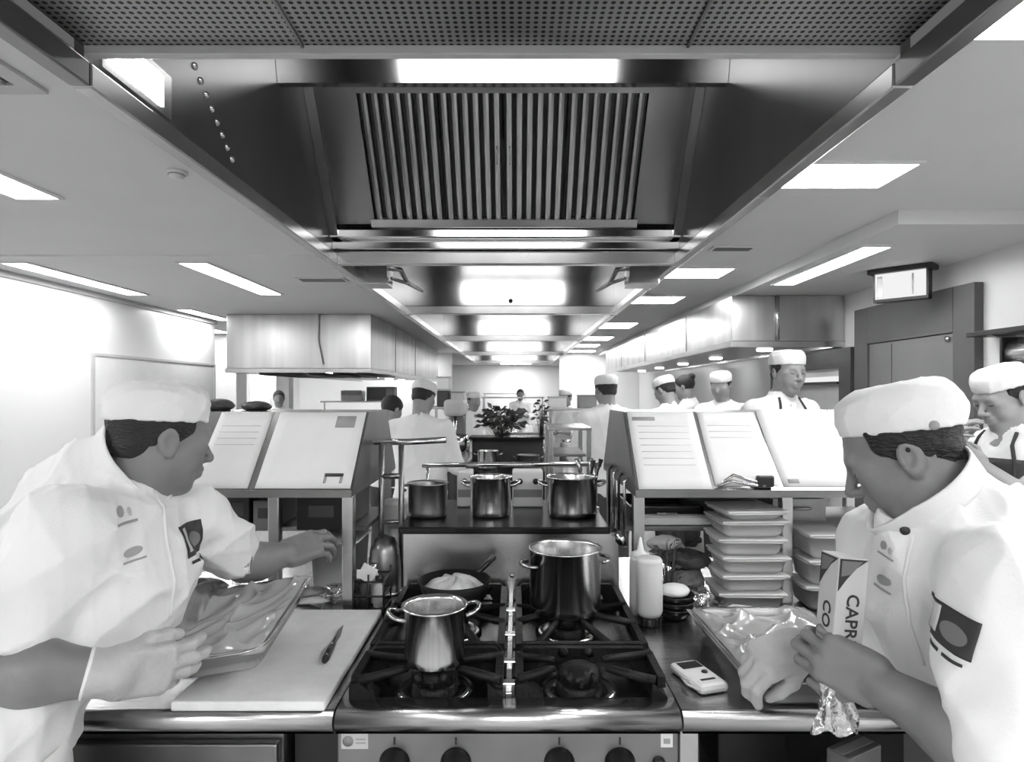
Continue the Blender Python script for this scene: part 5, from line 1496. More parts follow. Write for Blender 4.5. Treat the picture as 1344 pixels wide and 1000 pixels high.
# stacked cloudy tubs
for (x, y, w_, l_, n, h, tag_) in ((0.666, 1.835, 0.18, 0.15, 5, 0.050, 'wide'), (0.870, 1.815, 0.115, 0.13, 3, 0.072, 'tall')):
    z = TOP+0.0005
    for k in range(n):
        t = thing('plastic_tub', ('lowest', 'second', 'third', 'fourth', 'fifth')[k]+' cloudy lidded tub of the '+tag_+' stack under the right gantry', 'tub', (x+0.004*((k*7) % 3-1), y, z), 0.03*((k*5) % 3-1), tag_+' stack of cloudy tubs')
        tub(t, w_, l_, h-0.008, 'tub', 0.007, lidm='tub')
        MB().rbox((-w_/2+0.02, -l_/2+0.02, 0.0035), (w_/2-0.02, l_/2-0.02, h*0.55), 0.005).build('food', ('food_light', 'food_mid', 'food_light', 'food_light', 'light')[k], t)
        z += h+0.0005
t = thing('plastic_tub', 'flat cloudy tub tilted beside the tub stacks on the gantry shelf', 'tub', (0.76, 1.93, 1.158), 0.1)
t.location.z = TOP+0.0005+5*0.0505+0.0; t.location.x = 0.664; t.location.y = 1.83
tub(t, 0.165, 0.16, 0.022, 'tub', 0.006, lidm='tub')
t['label'] = 'broad shallow cloudy tub topping the wide stack'
t = thing('white_sheet_pan', 'white tray on the shelf under the right gantry', 'tray', (0.53, 1.935, 1.132))
t.location = (0.505, 2.07, 1.0858)
MB().rbox((-0.13, -0.10, 0), (0.12, -0.05, 0.024), 0.004).build('tray_slab', 'white_plastic', t)
MB().rbox((-0.115, -0.09, 0.0242), (0.105, -0.055, 0.0265), 0.001).build('paper_liner', 'paper', t)
# bags of herbs and greens piled between bottles and tubs
for (x, y, z, r, m, sd, l) in ((0.508, 1.905, 0, (0.060, 0.055, 0.050), 'food_mid', 2, 'bag of mixed greens at the bottom of the pile by the bowls'),
                             (0.512, 1.795, 0, (0.042, 0.038, 0.034), 'film_dense', 7, 'clear crumpled bag in front of the tub stack'),
                             (0.505, 1.905, 0.086, (0.075, 0.05, 0.030), 'food_dark', 12, 'dark bag of herbs lying on top of the greens'),
                             (0.396, 1.885, 0, (0.038, 0.045, 0.055), 'film_dense', 15, 'shiny clear bag standing behind the squeeze bottles'),
                             (0.45, 1.915, 0.137, (0.05, 0.035, 0.022), 'cloth_grey', 19, 'pale mottled bag crowning the herb pile')):
    bag('herb_bag', l, (x, y, TOP+0.0005+z), r, m, sd, 'bag', sd, 0.5)
leafy('herb_bunch', 'loose dark herb sprigs sticking up behind the squeeze bottles', (0.428, 1.80, TOP+0.0005), 34, 0.035, 0.20, seed=3, lw=0.012)
leafy('herb_bunch', 'dark leafy sprigs lying before the tub stack', (0.520, 1.682, TOP+0.0005), 18, 0.025, 0.05, seed=8, lw=0.012)
t = thing('asparagus_bundle', 'pale striped bundle of stalks lying by the tub stack', 'vegetables', (0.600, 1.705, TOP+0.02), 0.3)
for k in range(7):
    MB().tube([(-0.06, 0.010*(k-3), 0.02+0.006*(k % 2)), (0.0, 0.010*(k-3), 0.034+0.006*(k % 2)), (0.06, 0.010*(k-3), 0.03)], [0.004, 0.005, 0.003], 6).build('stalk', 'food_light' if k % 2 else 'food_mid', t)
t.location.z = TOP+0.0005-0.012
# spoons and whisk hanging by the right gantry end
t = thing('utensil_pot', 'steel pot of upright spoons and whisks at the right end of the rear shelf', 'utensils', (0.248, 2.175, 1.1005))
MB().lathe([(0, 0), (0.026, 0), (0.026, 0.09), (0.024, 0.09), (0.024, 0.004), (0, 0.004)], 20).build('holder', 'black_enamel', t)
for k in range(5):
    a = 2*PI*k/5; lx, ly = 0.035*math.cos(a), 0.03*math.sin(a)
    MB().tube([(lx*0.3, ly*0.3, 0.006), (lx, ly, 0.13), (lx*1.3, ly*1.3, 0.17)], [0.003, 0.003, 0.009], 8).build('spoon', 'polished' if k % 2 else 'black', t)

# wrap box and the film hanging from it, in the right chef's hand
bx0 = at(1104, 800, 0.985)
axis = (at(1100, 722, 0.985)-at(1092, 880, 0.99)).normalized()
bt = at(1109, 728, 1.035); bb = at(1096, 890, 1.03)
t = thing('wrap_box', 'upright cling wrap carton with dark printed ends in the chef\'s hand', 'box', bb)
ez = (bt-bb).normalized(); ex = Vector((0.99, 0.08, 0)); ex = (ex-ez*ex.dot(ez)).normalized(); ey = ez.cross(ex)
BM = Matrix((ex, ey, ez)).transposed().to_4x4()
wb, LB = 0.025, (bt-bb).length
body = MB().rbox((-wb, -wb, 0), (wb, wb, LB), 0.0015, BM).build('carton', 'light', t)
# printed faces: the two sides that look at the room's near end
def print_face(n_ax, sgn, word):
    T = BM @ (Matrix.Translation((0, sgn*(wb+0.0004), LB/2)) @ Matrix.Rotation(PI/2, 4, 'X') if n_ax == 1 else Matrix.Translation((sgn*(wb+0.0004), 0, LB/2)) @ Matrix.Rotation(PI/2, 4, 'Z') @ Matrix.Rotation(PI/2, 4, 'X'))
    if n_ax == 0 and sgn < 0: T = BM @ Matrix.Translation((sgn*(wb+0.0004), 0, LB/2)) @ Matrix.Rotation(-PI/2, 4, 'Z') @ Matrix.Rotation(PI/2, 4, 'X')
    h = LB/2-0.002; w_ = wb-0.0015
    MB().prism([(-w_, h-0.052), (-w_, h), (w_, h), (w_*0.2, h-0.014), (-w_*0.5, h-0.034)], 0.0, 0.0005, 'z', T).build('print_wedge', 'ink_dark', t)
    MB().prism([(-w_*0.85, h-0.003), (w_*0.6, h-0.003), (-w_*0.2, h-0.024), (-w_*0.85, h-0.028)], 0.0006, 0.001, 'z', T).build('print_patch', 'door_grey', t)
    text_mb(word, 0.029, T @ Matrix.Translation((0.002, 0.004, 0.0006)) @ Matrix.Rotation(-PI/2, 4, 'Z'), 0.0003, 0.0004).build('lettering', 'ink_dark', t)
print_face(1, -1, 'CAPRI')
print_face(0, -1, 'CO')
t = thing('film_tail', 'loose bunched cling film hanging from the wrap carton', 'film', bb+Vector((0, 0.0, -0.005)))
def tailB(u, v):
    a = u*2*PI
    r = 0.020+0.012*v+0.006*math.sin(3*a+4*v)+0.004*math.sin(7*a-3*v)
    return (r*math.cos(a)-0.004*v, r*math.sin(a)*0.6-0.005, -0.075*v+0.006*math.sin(5*a)*v)
MB().sheet(tailB, 40, 14).build('bunched_film', 'film_dense', t)

# ------------------------------------------------------------------ jacket details (laid onto the cloth)
def emblem(parent, jk, org, dr, up, w_, h_, sgn=1):
    pt, mk = stamp(jk, org, dr, up, w_, h_, 16, 16, 0.0025, 0.0008)
    e = mk(MB()).build('emblem', 'ink_dark', parent, label='dark square emblem')
    pt, mk = stamp(jk, org, dr, up, w_, h_, 4, 12, 0.0045, 0.0008, fn=lambda a, b: (-w_*0.30+a*0.20, b*0.74+h_*0.04))
    mk(MB()).build('emblem_bar', 'light', e)
    pt, mk = stamp(jk, org, dr, up, 1, 1, 24, 4, 0.0042, 0.0006)
    f = lambda u, v: pt(0.5+w_*0.12+w_*0.26*(0.02+0.98*v)*math.cos(2*PI*u), 0.5-h_*0.06+h_*0.24*(0.02+0.98*v)*math.sin(2*PI*u))
    MB().sheet(f, 24, 3).build('emblem_ring', 'door_grey', e)
    for (c, wd) in ((-0.22, 0.34), (0.22, 0.36)):
        pt, mk = stamp(jk, Vector(org)-Vector(up).normalized()*h_*0.68, dr, up, w_, h_, 8, 2, 0.0035, 0.0006, fn=lambda a, b, c=c, wd=wd: (c*w_+a*wd, b*0.09))
        mk(MB()).build('caption_mark', 'ink_dark', e)
def small_logo(parent, jk, org, dr, up, w_, h_, kind):
    pt, mk = stamp(jk, org, dr, up, 1, 1, 1, 1, 0.003, 0.0006)
    e = MB()
    if kind == 0:
        e.sheet(lambda u, v: pt(0.5-0.2*w_+0.16*w_*math.cos(2*PI*u)*v, 0.5+0.2*h_+0.25*h_*math.sin(2*PI*u)*v), 12, 2)
        e.build('embroidered_mark', 'ink', parent)
        MB().sheet(lambda u, v: pt(0.5+0.22*w_+0.10*w_*math.cos(2*PI*u)*v, 0.5+0.05*h_+0.2*h_*math.sin(2*PI*u)*v), 12, 2).build('embroidered_mark', 'light', parent)
    else:
        e.sheet(lambda u, v: pt(0.5+0.42*w_*math.cos(2*PI*u)*v, 0.5+0.15*h_+0.26*h_*math.sin(2*PI*u)*v), 16, 2)
        e.build('embroidered_mark', 'ink', parent)
    MB().sheet(lambda u, v: pt(0.5+(u-.5)*w_, 0.5-0.35*h_+(v-.5)*0.12*h_+0.05*h_*math.cos(3*u)), 8, 2).build('embroidered_line', 'ink', parent)
def placket(parent, jk, pts, dr, up, m='cloth'):
    """raised front edge of the jacket through the given surface points"""
    me = jk.data; bv = BVHTree.FromPolygons([v.co for v in me.vertices], [tuple(p.vertices) for p in me.polygons]); L0 = Vector(parent.location); D = Vector(dr).normalized()
    out = []
    for i in range(len(pts)-1):
        for k in range(8):
            p = Vector(pts[i]).lerp(Vector(pts[i+1]), k/8)-L0
            hit, n, a, b = bv.ray_cast(p-D*0.4, D, 1.2)
            if hit is not None: out.append(hit-D*0.001)
    if len(out) > 2: MB().tube(out, 0.0035, 6).build('placket_edge', m, parent)
    return out
camv = lambda p: (Vector(p)-Vector((0, 0, EYE))).normalized()
# right chef
dB = Vector((0.55, 0.83, -0.05)); upB = Vector((0.22, 0.0, 1.0))
emblem(Bc, jkB, at(1268, 806, 0.93), Vector((0.75, 0.66, -0.05)), upB, 0.080, 0.048)
small_logo(Bc, jkB, at(1162, 722, 1.05), Vector((0.75, 0.66, -0.1)), upB, 0.035, 0.03, 0)
small_logo(Bc, jkB, at(1158, 765, 1.05), Vector((0.75, 0.66, -0.1)), upB, 0.035, 0.03, 1)
placket(Bc, jkB, [at(1186, 706, 1.0), at(1180, 760, 1.0), at(1192, 820, 1.0), at(1215, 880, 1.0)], Vector((0.80, 0.60, 0)), upB)
# left chef
upA = Vector((-0.25, 0.05, 1.0))
emblem(A, jk, at(236, 706, 1.36), Vector((-0.97, 0.25, -0.05)), upA, 0.085, 0.065)
small_logo(A, jk, at(162, 672, 1.2), Vector((-0.60, 0.80, -0.05)), upA, 0.036, 0.040, 0)
small_logo(A, jk, at(172, 722, 1.2), Vector((-0.60, 0.80, -0.05)), upA, 0.040, 0.032, 1)
placket(A, jk, [at(196, 642, 1.3), at(202, 690, 1.3), at(204, 740, 1.3), at(196, 800, 1.3)], Vector((-0.75, 0.66, 0)), upA)
# collars: open standing bands round the necks
def collar(parent, c, axis, r, h, gap_dir, mat_='cloth', lean=0.012, gap=0.5):
    L0 = Vector(parent.location); ax = Vector(axis).normalized(); g = Vector(gap_dir); g = (g-ax*g.dot(ax)).normalized(); s_ = ax.cross(g)
    def f(u, v):
        a = gap/2+(2*PI-gap)*u
        e = min(u, 1-u)
        hh = h*(0.55+0.45*min(1, e*6))
        rr = r+lean*v
        return Vector(c)+(g*math.cos(a)*1.08+s_*math.sin(a))*rr+ax*hh*v-L0+g*0.02*max(0, 1-e*8)
    MB().sheet(f, 48, 6, 0.004).build('collar', mat_, parent)
collar(A, aCol, aColAx, 0.082, 0.040, aThr-aCol, lean=0.004, gap=0.15)
collar(Bc, bCol, bColAx, 0.083, 0.042, bThr-bCol, lean=0.004, gap=0.15)
# studs on the jackets, cap badge
def stud(parent, jk, org, dr, r=0.006, m='ink_dark', nm='jacket_stud'):
    pt, mk = stamp(jk, org, dr, (0, 0, 1), 1, 1, 1, 1, 0.002)
    c = pt(0.5, 0.5); D = -Vector(dr).normalized()
    u = D.orthogonal().normalized()
    MB().lathe([(0, 0.004), (r*0.7, 0.0035), (r, 0.001), (r, 0)], 14, T=frame_mat(c, D, u) @ Matrix.Rotation(PI/2, 4, 'Y')).build(nm, m, parent)
stud(Bc, jkB, at(1174, 702, 1.0), (0.75, 0.66, 0), 0.008)
stud(Bc, bcap, at(1226, 563, 0.93), (0.55, 0.83, 0), 0.008, 'ink', 'cap_badge')
# ------------------------------------------------------------------ people further back
def stander(label, x, y, ang, h=1.72, hat=True, head_yaw=0.0, tilt=0.1, arms='front', vox=0.011, hairf=0.034, skin='skin_light', apron=False, straps=False, body_w=1.0, group=None, bun=False):
    t = thing('person', label, 'person', (x, y, 0.0), 0, group)
    f = vec(math.cos(ang), math.sin(ang), 0); l = vec(-math.sin(ang), math.cos(ang), 0); o = vec(x, y, 0); up = vec(0, 0, 1)
    def Q(a, b, c): return o+f*a+l*b+up*c
    H = head_frame(Q(0.05, 0, h-0.115), (math.cos(ang+head_yaw), math.sin(ang+head_yaw), 0), tilt)
    sh = h-0.315; w_ = 0.175*body_w
    fine = vox < 0.008
    s = SDF(Q(0, 0, 0)-vec(.55, .55, -0.75), Q(0, 0, 0)+vec(.55, .55, h+0.06), vox)
    add_head(s, H, 1.0, 1.0, fine)
    s.cap(H @ vec(-0.02, 0, -0.05), Q(0, 0, sh+0.03), 0.054, 0.062, 0.03)
    s.cap(Q(0, 0, sh-0.02), Q(0, 0, h*0.56), 0.10, 0.10, 0.03)
    J = SDF(Q(0, 0, 0)-vec(.55, .55, -0.70), Q(0, 0, 0)+vec(.55, .55, h-0.10), max(0.007, vox))
    T = frame_mat(Q(0, 0, sh-0.14), f, up)
    J.ell(T, (0, 0, 0.0), (0.125, w_+0.02, 0.22), 0.05)
    J.ell(T, (0.01, 0, -0.22), (0.135, w_+0.005, 0.22), 0.08)
    J.ell(T, (0.0, 0, -0.38), (0.130, w_+0.01, 0.16), 0.06)
    for q in (-1, 1):
        S_ = Q(0, q*w_, sh-0.02)
        J.cap(Q(-0.01, 0, sh), S_, 0.075, 0.068, 0.05)
        if arms == 'front': E_ = Q(0.06, q*(w_+0.06), sh-0.29); W_ = Q(0.29, q*0.10, sh-0.26)
        elif arms == 'phone': E_ = Q(0.10, q*(w_+0.05), sh-0.22); W_ = Q(0.20, q*0.06, sh-0.04-0.03*q)
        else: E_ = Q(-0.02, q*(w_+0.07), sh-0.29); W_ = Q(0.06, q*(w_+0.07), sh-0.52)
        s.chain([S_, E_], [0.045, 0.042], 0.02); s.chain([E_, E_.lerp(W_, 0.4), W_], [0.042, 0.043, 0.030], 0.02)
        hx = (W_-E_).normalized()
        add_hand(s, frame_mat(W_, hx, up if arms == 'front' else (f*0.5+l*q)), [(0.4, 0.6, 0.3)]*4, -q, 0.1)
        J.chain([S_, E_, E_.lerp(W_, 0.45)], [0.068, 0.060, 0.052], 0.03)
    J.cap(Q(0, 0, sh), Q(0.005, 0, sh+0.075), 0.085, 0.070, 0.03)
    J.folds(0.010, int(abs(x*100+y*10)) % 97, 18, (1, 1, 0.7))
    if fine: J.folds(0.004, 4, 40)
    J.cap(Q(0.005, 0, sh+0.06), Q(0.02, 0, sh+0.2), 0.060, 0.075, 0.003, 'sub')
    s.build('body', skin, t); jk_ = J.build('jacket', 'cloth', t)
    s = SDF(H.translation-vec(.16, .16, .16), H.translation+vec(.16, .16, .2), max(0.005, vox*0.6))
    if bun or not hat:
        s.fn(H, (-0.13, -0.1, -0.1), (0.08, 0.1, 0.14), (lambda x_, y_, z_: np.maximum(np.sqrt(((x_+0.012)/0.103)**2+(y_/0.083)**2+((z_-0.034)/0.093)**2)*0.09-0.09, np.maximum(x_-0.05-np.maximum(0, z_-0.04)*0.8, -0.045-z_+np.maximum(0, x_+0.02)*1.2))), 0)
        if bun: s.ell(H, (-0.095, 0, 0.085), (0.04, 0.04, 0.035), 0.01)
    else:
        s.fn(H, (-0.12, -0.1, -0.1), (0.06, 0.1, 0.13), hair_fn(hairf, side=-0.01, nape=-0.05), 0)
    s.build('hair', 'hair', t)
    if hat:
        s = SDF(H.translation-vec(.18, .18, .10), H.translation+vec(.18, .18, .2), max(0.005, vox*0.6))
        s.fn(H @ Matrix.Rotation(-0.12, 4, 'Y'), (-0.14, -0.12, 0.02), (0.13, 0.12, 0.15), hat_fn(0.085, 0.004), 0)
        s.folds(0.003, 5, 50)
        s.build('cap', 'cloth', t)
    if fine: face_details(t, H)
    s = SDF(Q(0, 0, 0.03)-vec(.3, .3, 0), Q(0, 0, h*0.56)+vec(.3, .3, 0), 0.014)
    s.ell(frame_mat(Q(0, 0, h*0.51), f, up), (0, 0, 0), (0.12, 0.165, 0.12), 0.04)
    for q in (-1, 1): s.chain([Q(0, 0.085*q, h*0.50), Q(0.01, 0.09*q, h*0.28), Q(-0.02, 0.09*q, 0.09)], [0.10, 0.078, 0.068], 0.03)
    s.build('trousers', 'check', t)
    for q in (-1, 1):
        MB().lathe([(0, 0.0), (0.045, 0.0), (0.050, 0.02), (0.048, 0.05), (0.03, 0.075), (0, 0.085)], 14, T=Matrix.Translation(Q(0.03, 0.09*q, 0)-o) @ Matrix.Rotation(ang, 4, 'Z') @ Matrix.Diagonal((2.7, 1, 1, 1))).build('shoe', 'shoe', t)
    if apron:
        org = Q(0, 0, sh-0.33)
        pt, mk = stamp(jk_, org, -f, up, 0.27, 0.58, 16, 24, 0.004, 0.002, fn=lambda a, b: (a, b))
        mk(MB()).build('apron', 'apron', t, label='black bib apron')
    if apron or straps:
        for q in (-1, 1):
            out = []
            for k in range(9):
                v = k/8
                pt, mk = stamp(jk_, Q(0, q*(0.115-0.045*v), sh-0.14+0.20*v), -f, up, 1, 1, 1, 1, 0.003)
                out.append(pt(0.5, 0.5))
            MB().tube(out, 0.007, 6).build('strap', 'apron', t)
    if arms == 'phone':
        n_ = thing('note_pad', 'small white pad in the hands of the chef by the dark door', 'notepad', Q(0.262, 0.0, sh-0.005))
        R_ = Matrix.Rotation(ang, 4, 'Z') @ Matrix.Rotation(0.5, 4, 'Y')
        MB().rbox((-0.006, -0.034, -0.02), (0.006, 0.034, 0.10), 0.004, R_).build('pad_block', 'white_plastic', n_)
        MB().box((-0.0075, -0.034, 0.088), (-0.0062, 0.034, 0.10), R_).build('binding', 'mid', n_)
    return t
def standat(label, px, py, d, ang, **kw):
    """head centre seen at (px,py) when standing at distance d"""
    p = at(px, py, d)
    h = kw.pop('h', None) or p.z+0.115
    return stander(label, p.x-0.05*math.cos(ang), d-0.05*math.sin(ang), ang, h=h, **kw)
standat('tall chef in white cap and dark straps standing behind the right gantry', 1034, 488, 3.45, -1.25, head_yaw=-0.1, tilt=0.12, straps=True, vox=0.0065)
standat('young chef in white cap and black apron looking down by the dark door', 1314, 514, 2.5, 3.30, tilt=0.42, apron=True, arms='phone', vox=0.006, h=1.60)
standat('chef in white cap behind the right gantry beside the woman with dark hair', 946, 506, 5.3, -2.2, tilt=0.3)
standat('cook with dark pinned-up hair and no cap behind the right gantry', 898, 508, 6.3, 2.6, hat=False, bun=True, tilt=0.25)
standat('cook in low white cap stooping behind the right gantry', 872, 512, 5.6, 2.3, tilt=0.45)
standat('cook in white seen from behind next to the rack trolley', 795, 512, 4.9, 1.9, tilt=0.2, body_w=1.1)
standat('dark-haired cook in white left of the herb shelf', 514, 538, 5.4, 0.9, hat=False, tilt=0.5)
standat('cook in white cap bending by the tall mixer', 592, 530, 7.1, -2.7, tilt=0.4)
standat('cook in white seen from behind next to the dark-haired cook', 556, 522, 4.6, 1.2, tilt=0.5, body_w=1.15)
standat('distant cook with dark hair below the left hood', 366, 523, 9.6, -1.2, hat=False)
standat('far cook with dark hair at the very end of the kitchen', 683, 518, 14.0, -1.6, hat=False, skin='skin')
standat('distant cook in white cap left of the far range', 622, 526, 8.2, -1.0)
standat('distant cook in white cap by the far right wall', 742, 522, 8.8, -2.2)

# ------------------------------------------------------------------ benches, racks and equipment further back
def bench(label, x0, x1, y0, y1, z=0.9, shelf=True, over=None, m='steel'):
    t = thing('steel_bench', label, 'bench', ((x0+x1)/2, (y0+y1)/2, 0))
    a, b_ = (x1-x0)/2, (y1-y0)/2
    MB().rbox((-a, -b_, z-0.04), (a, b_, z), 0.006).build('bench_top', m, t)
    for sx in (-1, 1):
        for sy in (-1, 1): MB().rbox((sx*(a-0.03)-0.018, sy*(b_-0.03)-0.018, 0), (sx*(a-0.03)+0.018, sy*(b_-0.03)+0.018, z-0.0405), 0.003).build('leg', 'steel', t)
    if shelf: MB().rbox((-a+0.012, -b_+0.012, 0.22), (a-0.012, b_-0.012, 0.245), 0.003).build('lower_shelf', 'steel_dark', t)
    if over:
        for sx in (-1, 1): MB().rbox((sx*(a-0.05)-0.012, -0.012, z+0.0005), (sx*(a-0.05)+0.012, 0.012, over), 0.002).build('shelf_post', 'steel', t)
        MB().rbox((-a+0.02, -0.15, over+0.0005), (a-0.02, 0.15, over+0.025), 0.003).build('over_shelf', 'steel', t)
    return t
# second cook line straight ahead
cr = thing('far_range', 'black range with pots on the second cook line', 'range', (-0.07, 5.2, 0))
MB().rbox((-0.31, -0.35, 0.1), (0.31, 0.35, 0.86), 0.006).build('body', 'black_enamel', cr)
MB().rbox((-0.31, 0.30, 0.8605), (0.31, 0.34, 1.10), 0.004).build('splashback', 'dark', cr)
MB().rbox((-0.33, 0.15, 1.1005), (0.33, 0.45, 1.12), 0.004).build('rear_shelf', 'black_enamel', cr)
MB().rbox((-0.31, -0.30, 0.8605), (0.31, 0.29, 0.885), 0.004).build('grate', 'cast_iron', cr)
for x in (-0.27, 0.27):
    for y in (-0.3, 0.3): MB().cyl((x, y, 0), (x, y, 0.1), 0.02, seg=10).build('foot', 'steel', cr)
for k in range(4): MB().lathe([(0, 0.03), (0.018, 0.03), (0.022, 0), (0, 0)], 12, T=Matrix.Translation((-0.21+0.14*k, -0.3505, 0.78)) @ Matrix.Rotation(PI/2, 4, 'X')).build('knob', 'light', cr)
pot('far steel pot on the left burner of the black range', (-0.22, 5.05, 0.8855), 0.085, 0.15, (0, PI), name='stock_pot')
pot('far dented dark pot on the right burner of the black range', (0.10, 5.10, 0.8855), 0.09, 0.11, (0, PI), m='steel_dark', name='stock_pot')
leafy('potted_herb', 'dark bushy herbs on the shelf of the second cook line', (-0.12, 5.48, 1.1205), 190, 0.18, 0.24, seed=11, lw=0.036, cat='plant')
leafy('potted_herb', 'smaller dark herb bunch right of the bushy herbs', (0.22, 5.50, 1.1205), 60, 0.05, 0.30, seed=14, lw=0.024, cat='plant')
bench('long steel bench left of the second cook line', -0.78, -0.42, 5.2, 6.4, over=1.35)
bench('long steel bench right of the second cook line', 0.30, 0.95, 5.5, 7.4, over=1.32)
bench('steel bench with equipment below the left hood', -3.3, -2.0, 8.0, 13.5, over=1.33)
bench('steel bench against the right wall below the hood', 2.15, 2.9, 5.9, 13.0, over=1.30)
bench('far steel bench in the middle of the kitchen', -0.6, 0.5, 9.5, 12.0, over=1.4)
bench('pale bench at the far end of the kitchen', -0.9, 0.3, 16.5, 18.0, over=1.45)
# rack trolley right of centre
t = thing('rack_trolley', 'steel rack trolley of trays right of the second cook line', 'trolley', (0.285, 3.55, 0))
for sx in (-1, 1):
    for sy in (-1, 1):
        MB().rbox((sx*0.10-0.012, sy*0.22-0.012, 0.08), (sx*0.10+0.012, sy*0.22+0.012, 1.30), 0.002).build('post', 'steel', t)
        MB().lathe([(0.018, -0.012), (0.034, -0.012), (0.034, 0.012), (0.018, 0.012)], 16, T=Matrix.Translation((sx*0.10, sy*0.22, 0.034)) @ Matrix.Rotation(PI/2, 4, 'X'), close=True).build('castor', 'black', t)
for k in range(9): MB().rbox((-0.086, -0.21, 0.2+0.12*k), (0.086, 0.21, 0.215+0.12*k), 0.003).build('rack_tray', ('steel_dark', 'steel')[k % 2], t)
MB().rbox((-0.115, -0.235, 1.3005), (0.115, 0.235, 1.315), 0.003).build('top_plate', 'steel', t)
# tall mixer and bowl left of centre
t = thing('stand_mixer', 'grey upright stand mixer on the left bench of the second line', 'mixer', (-0.515, 5.42, 0.9005))
MB().rbox((-0.10, -0.16, 0), (0.10, 0.16, 0.06), 0.02).build('base', 'light', t)
MB().rbox((-0.07, 0.06, 0.0605), (0.07, 0.16, 0.40), 0.02).build('column', 'mid', t)
MB().rbox((-0.085, -0.18, 0.4005), (0.085, 0.17, 0.54), 0.03).build('head', 'light', t)
MB().lathe([(0, 0.062), (0.05, 0.062), (0.10, 0.13), (0.105, 0.24), (0.10, 0.24), (0.095, 0.13), (0.05, 0.07), (0, 0.068)], 24, T=Matrix.Translation((0, -0.06, 0))).build('bowl', 'polished', t)
MB().cyl((0, -0.06, 0.10), (0, -0.06, 0.40), 0.014).build('beater_shaft', 'steel', t)
t = thing('salad_bowl', 'dark round bowl on the left bench before the mixer', 'bowl', (-0.715, 5.33, 0.9005))
MB().lathe([(0, 0), (0.04, 0), (0.08, 0.045), (0.096, 0.10), (0.092, 0.10), (0.076, 0.05), (0.036, 0.008), (0, 0.006)], 28).build('bowl_shell', 'dark', t)
MB().lathe([(0, 0.08), (0.05, 0.075), (0.080, 0.062)], 20).build('contents', 'food_mid', t)
# plate rack frame next to the left gantry
t = thing('utensil_rack', 'slim steel utensil frame standing between left gantry and range shelf', 'rack', (-0.38, 2.00, TOP+0.0005))
MB().tube([(-0.068, 0, 0.453), (0.04, 0, 0.453), (0.16, -0.01, 0.460)], 0.010, 8).build('top_rail', 'polished', t)
for x, zz in ((-0.045, 0.455), (0.018, 0.45)): MB().cyl((x, 0.0, 0), (x, 0.0, zz), 0.009, seg=10).build('post', 'steel_dark', t)
MB().cyl((-0.045, 0, 0.345), (0.018, 0, 0.345), 0.009, seg=8).build('cross_bar', 'steel_dark', t)
MB().cyl((-0.045, 0, 0.20), (0.018, 0, 0.20), 0.007, seg=8).build('cross_bar', 'steel_dark', t)
t = thing('clear_container', 'cloudy round container behind the utensil frame', 'container', (-0.41, 2.16, TOP+0.0005))
MB().lathe([(0, 0), (0.042, 0), (0.046, 0.006), (0.046, 0.23), (0.043, 0.23), (0.043, 0.008), (0, 0.006)], 28).build('container_wall', 'tub', t)
MB().lathe([(0, 0.007), (0.042, 0.007), (0.042, 0.17), (0, 0.17)], 24).build('contents', 'food_light', t)
MB().lathe([(0.047, 0.2305), (0.047, 0.242), (0, 0.244)], 24).build('lid', 'white_plastic', t)
# hanging ladles on the end of the right gantry
for k in range(4):
    y = 1.84+0.10*k
    t = thing('ladle', ('steel ladle hanging nearest the front on the right gantry end', 'black spoon hanging second on the right gantry end', 'steel skimmer hanging third on the right gantry end', 'black ladle hanging last on the right gantry end')[k], 'ladle', (0.320, y, 1.24))
    mm = ('polished', 'black')[k % 2]
    MB().tube([(0.008, 0, 0.012), (-0.004, 0, 0.0), (-0.004, 0, -0.16-0.015*k)], 0.0042, 8).build('handle', mm, t)
    MB().lathe([(0, -0.022), (0.018, -0.016), (0.028, 0.004), (0.026, 0.004), (0.016, -0.012), (0, -0.018)], 18, T=Matrix.Translation((-0.010, 0, -0.165-0.015*k)) @ Matrix.Rotation(1.2, 4, 'Y')).build('bowl', mm, t)
# dark things lying on the flat top of the left gantry
bag('oven_cloth', 'dark folded oven cloth on top of the left gantry next to the chef', (-0.978, 2.09, 1.4405), (0.045, 0.06, 0.022), 'food_dark', 41, 'cloth', 0.3, 0.25)
bag('oven_cloth', 'dark rolled oven cloth in the middle of the left gantry top', (-0.858, 2.09, 1.4405), (0.042, 0.06, 0.018), 'food_dark', 43, 'cloth', 0.9, 0.25)
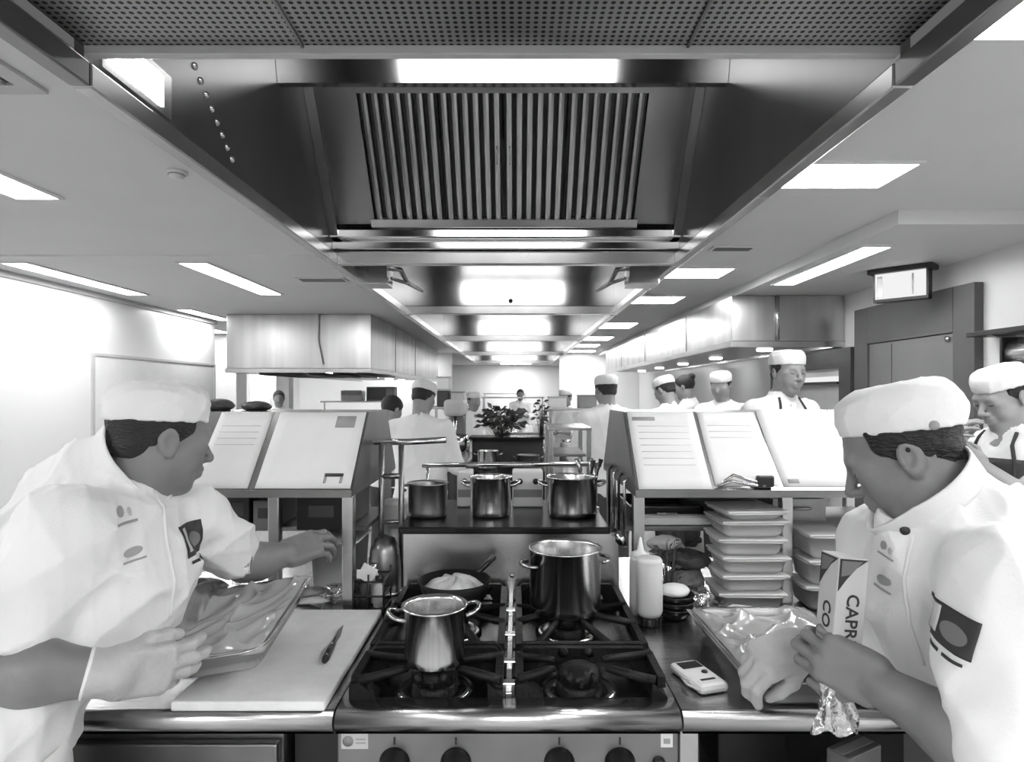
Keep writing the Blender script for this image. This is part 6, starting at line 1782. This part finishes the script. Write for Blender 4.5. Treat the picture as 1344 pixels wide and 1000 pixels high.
# items on the left hood bench and right bench
t = thing('microwave_oven', 'dark microwave oven on the shelf below the left hood', 'microwave', (-2.25, 10.7, 1.3555))
MB().rbox((-0.25, -0.13, 0), (0.22, 0.13, 0.24), 0.01).build('case', 'mid', t)
MB().rbox((-0.24, -0.142, 0.02), (0.08, -0.1305, 0.22), 0.004).build('door_glass', 'black', t)
t = thing('bread_bin', 'pale rectangular bin on the shelf below the left hood', 'bin', (-2.75, 10.7, 1.3555))
MB().rbox((-0.18, -0.13, 0), (0.18, 0.13, 0.18), 0.02).build('case', 'light', t)
MB().rbox((-0.17, -0.138, 0.10), (0.17, -0.1305, 0.165), 0.003).build('flap', 'mid', t)
for k in range(6):
    x = 2.35+0.08*(k % 3); y = 6.4+1.0*k
    pot(('bright', 'dull', 'squat', 'deep', 'small', 'last')[k]+' steel pot on the bench against the right wall', (x, y, 0.9005), 0.10+0.012*(k % 3), 0.12+0.03*((k*2) % 3), (0, PI), m=('polished', 'steel_dark')[k % 2])
for k in range(7):
    x = (0.45, 0.62, 0.80, -0.50, -0.69, -0.66, -0.70)[k]; y = (5.7, 5.75, 5.72, 6.0, 5.62, 5.85, 6.2)[k]
    t = thing('storage_jar', ('short pale jar on the right bench of the second line', 'steel canister between two jars on the right bench', 'dark jar at the end of the right bench', 'steel canister beyond the mixer', 'tall pale jar at the edge of the left bench', 'grey jar further along the left bench', 'dark jar far along the left bench')[k], 'jar', (x, y, 0.9005))
    r = 0.055+0.01*(k % 2); hh = 0.16+0.05*(k % 3); mm = ('light', 'polished', 'dark', 'polished', 'white_plastic', 'mid', 'dark')[k]
    MB().lathe([(0, 0), (r, 0), (r, hh-0.03), (r*0.8, hh-0.01), (0, hh-0.01)], 20).build('jar_body', mm, t)
    MB().lathe([(r*0.82, hh-0.0095), (r*0.82, hh+0.012), (0, hh+0.014)], 20).build('lid', 'steel', t)
for k in range(6):
    x = (0.42, 0.72, -0.66, -0.66, -0.53, -0.52)[k]; z = (1.3455, 1.3455, 1.3755, 1.5310, 1.3755, 0.9005)[k]; y = (6.45, 6.42, 5.82, 5.82, 5.80, 6.22)[k]
    t = thing('storage_box', ('pale box on the overshelf of the right bench', 'grey box next to the pale one on the right overshelf', 'dark box at the end of the left overshelf', 'white box on top of the dark box on the left overshelf', 'grey box on the left overshelf by the cook line', 'white tub low on the left bench')[k], 'box', (x, y, z))
    mm = ('white_plastic', 'mid', 'dark', 'white_plastic', 'light', 'white_plastic')[k]
    hw = 0.055 if k > 1 else 0.09
    MB().rbox((-hw, -0.10, 0), (hw, 0.10, 0.10+0.02*(k % 3)), 0.006).build('body', mm, t)
    MB().rbox((-hw-0.005, -0.106, 0.1005+0.02*(k % 3)), (hw+0.005, 0.106, 0.115+0.02*(k % 3)), 0.004).build('lid', 'light' if mm != 'light' else 'mid', t)
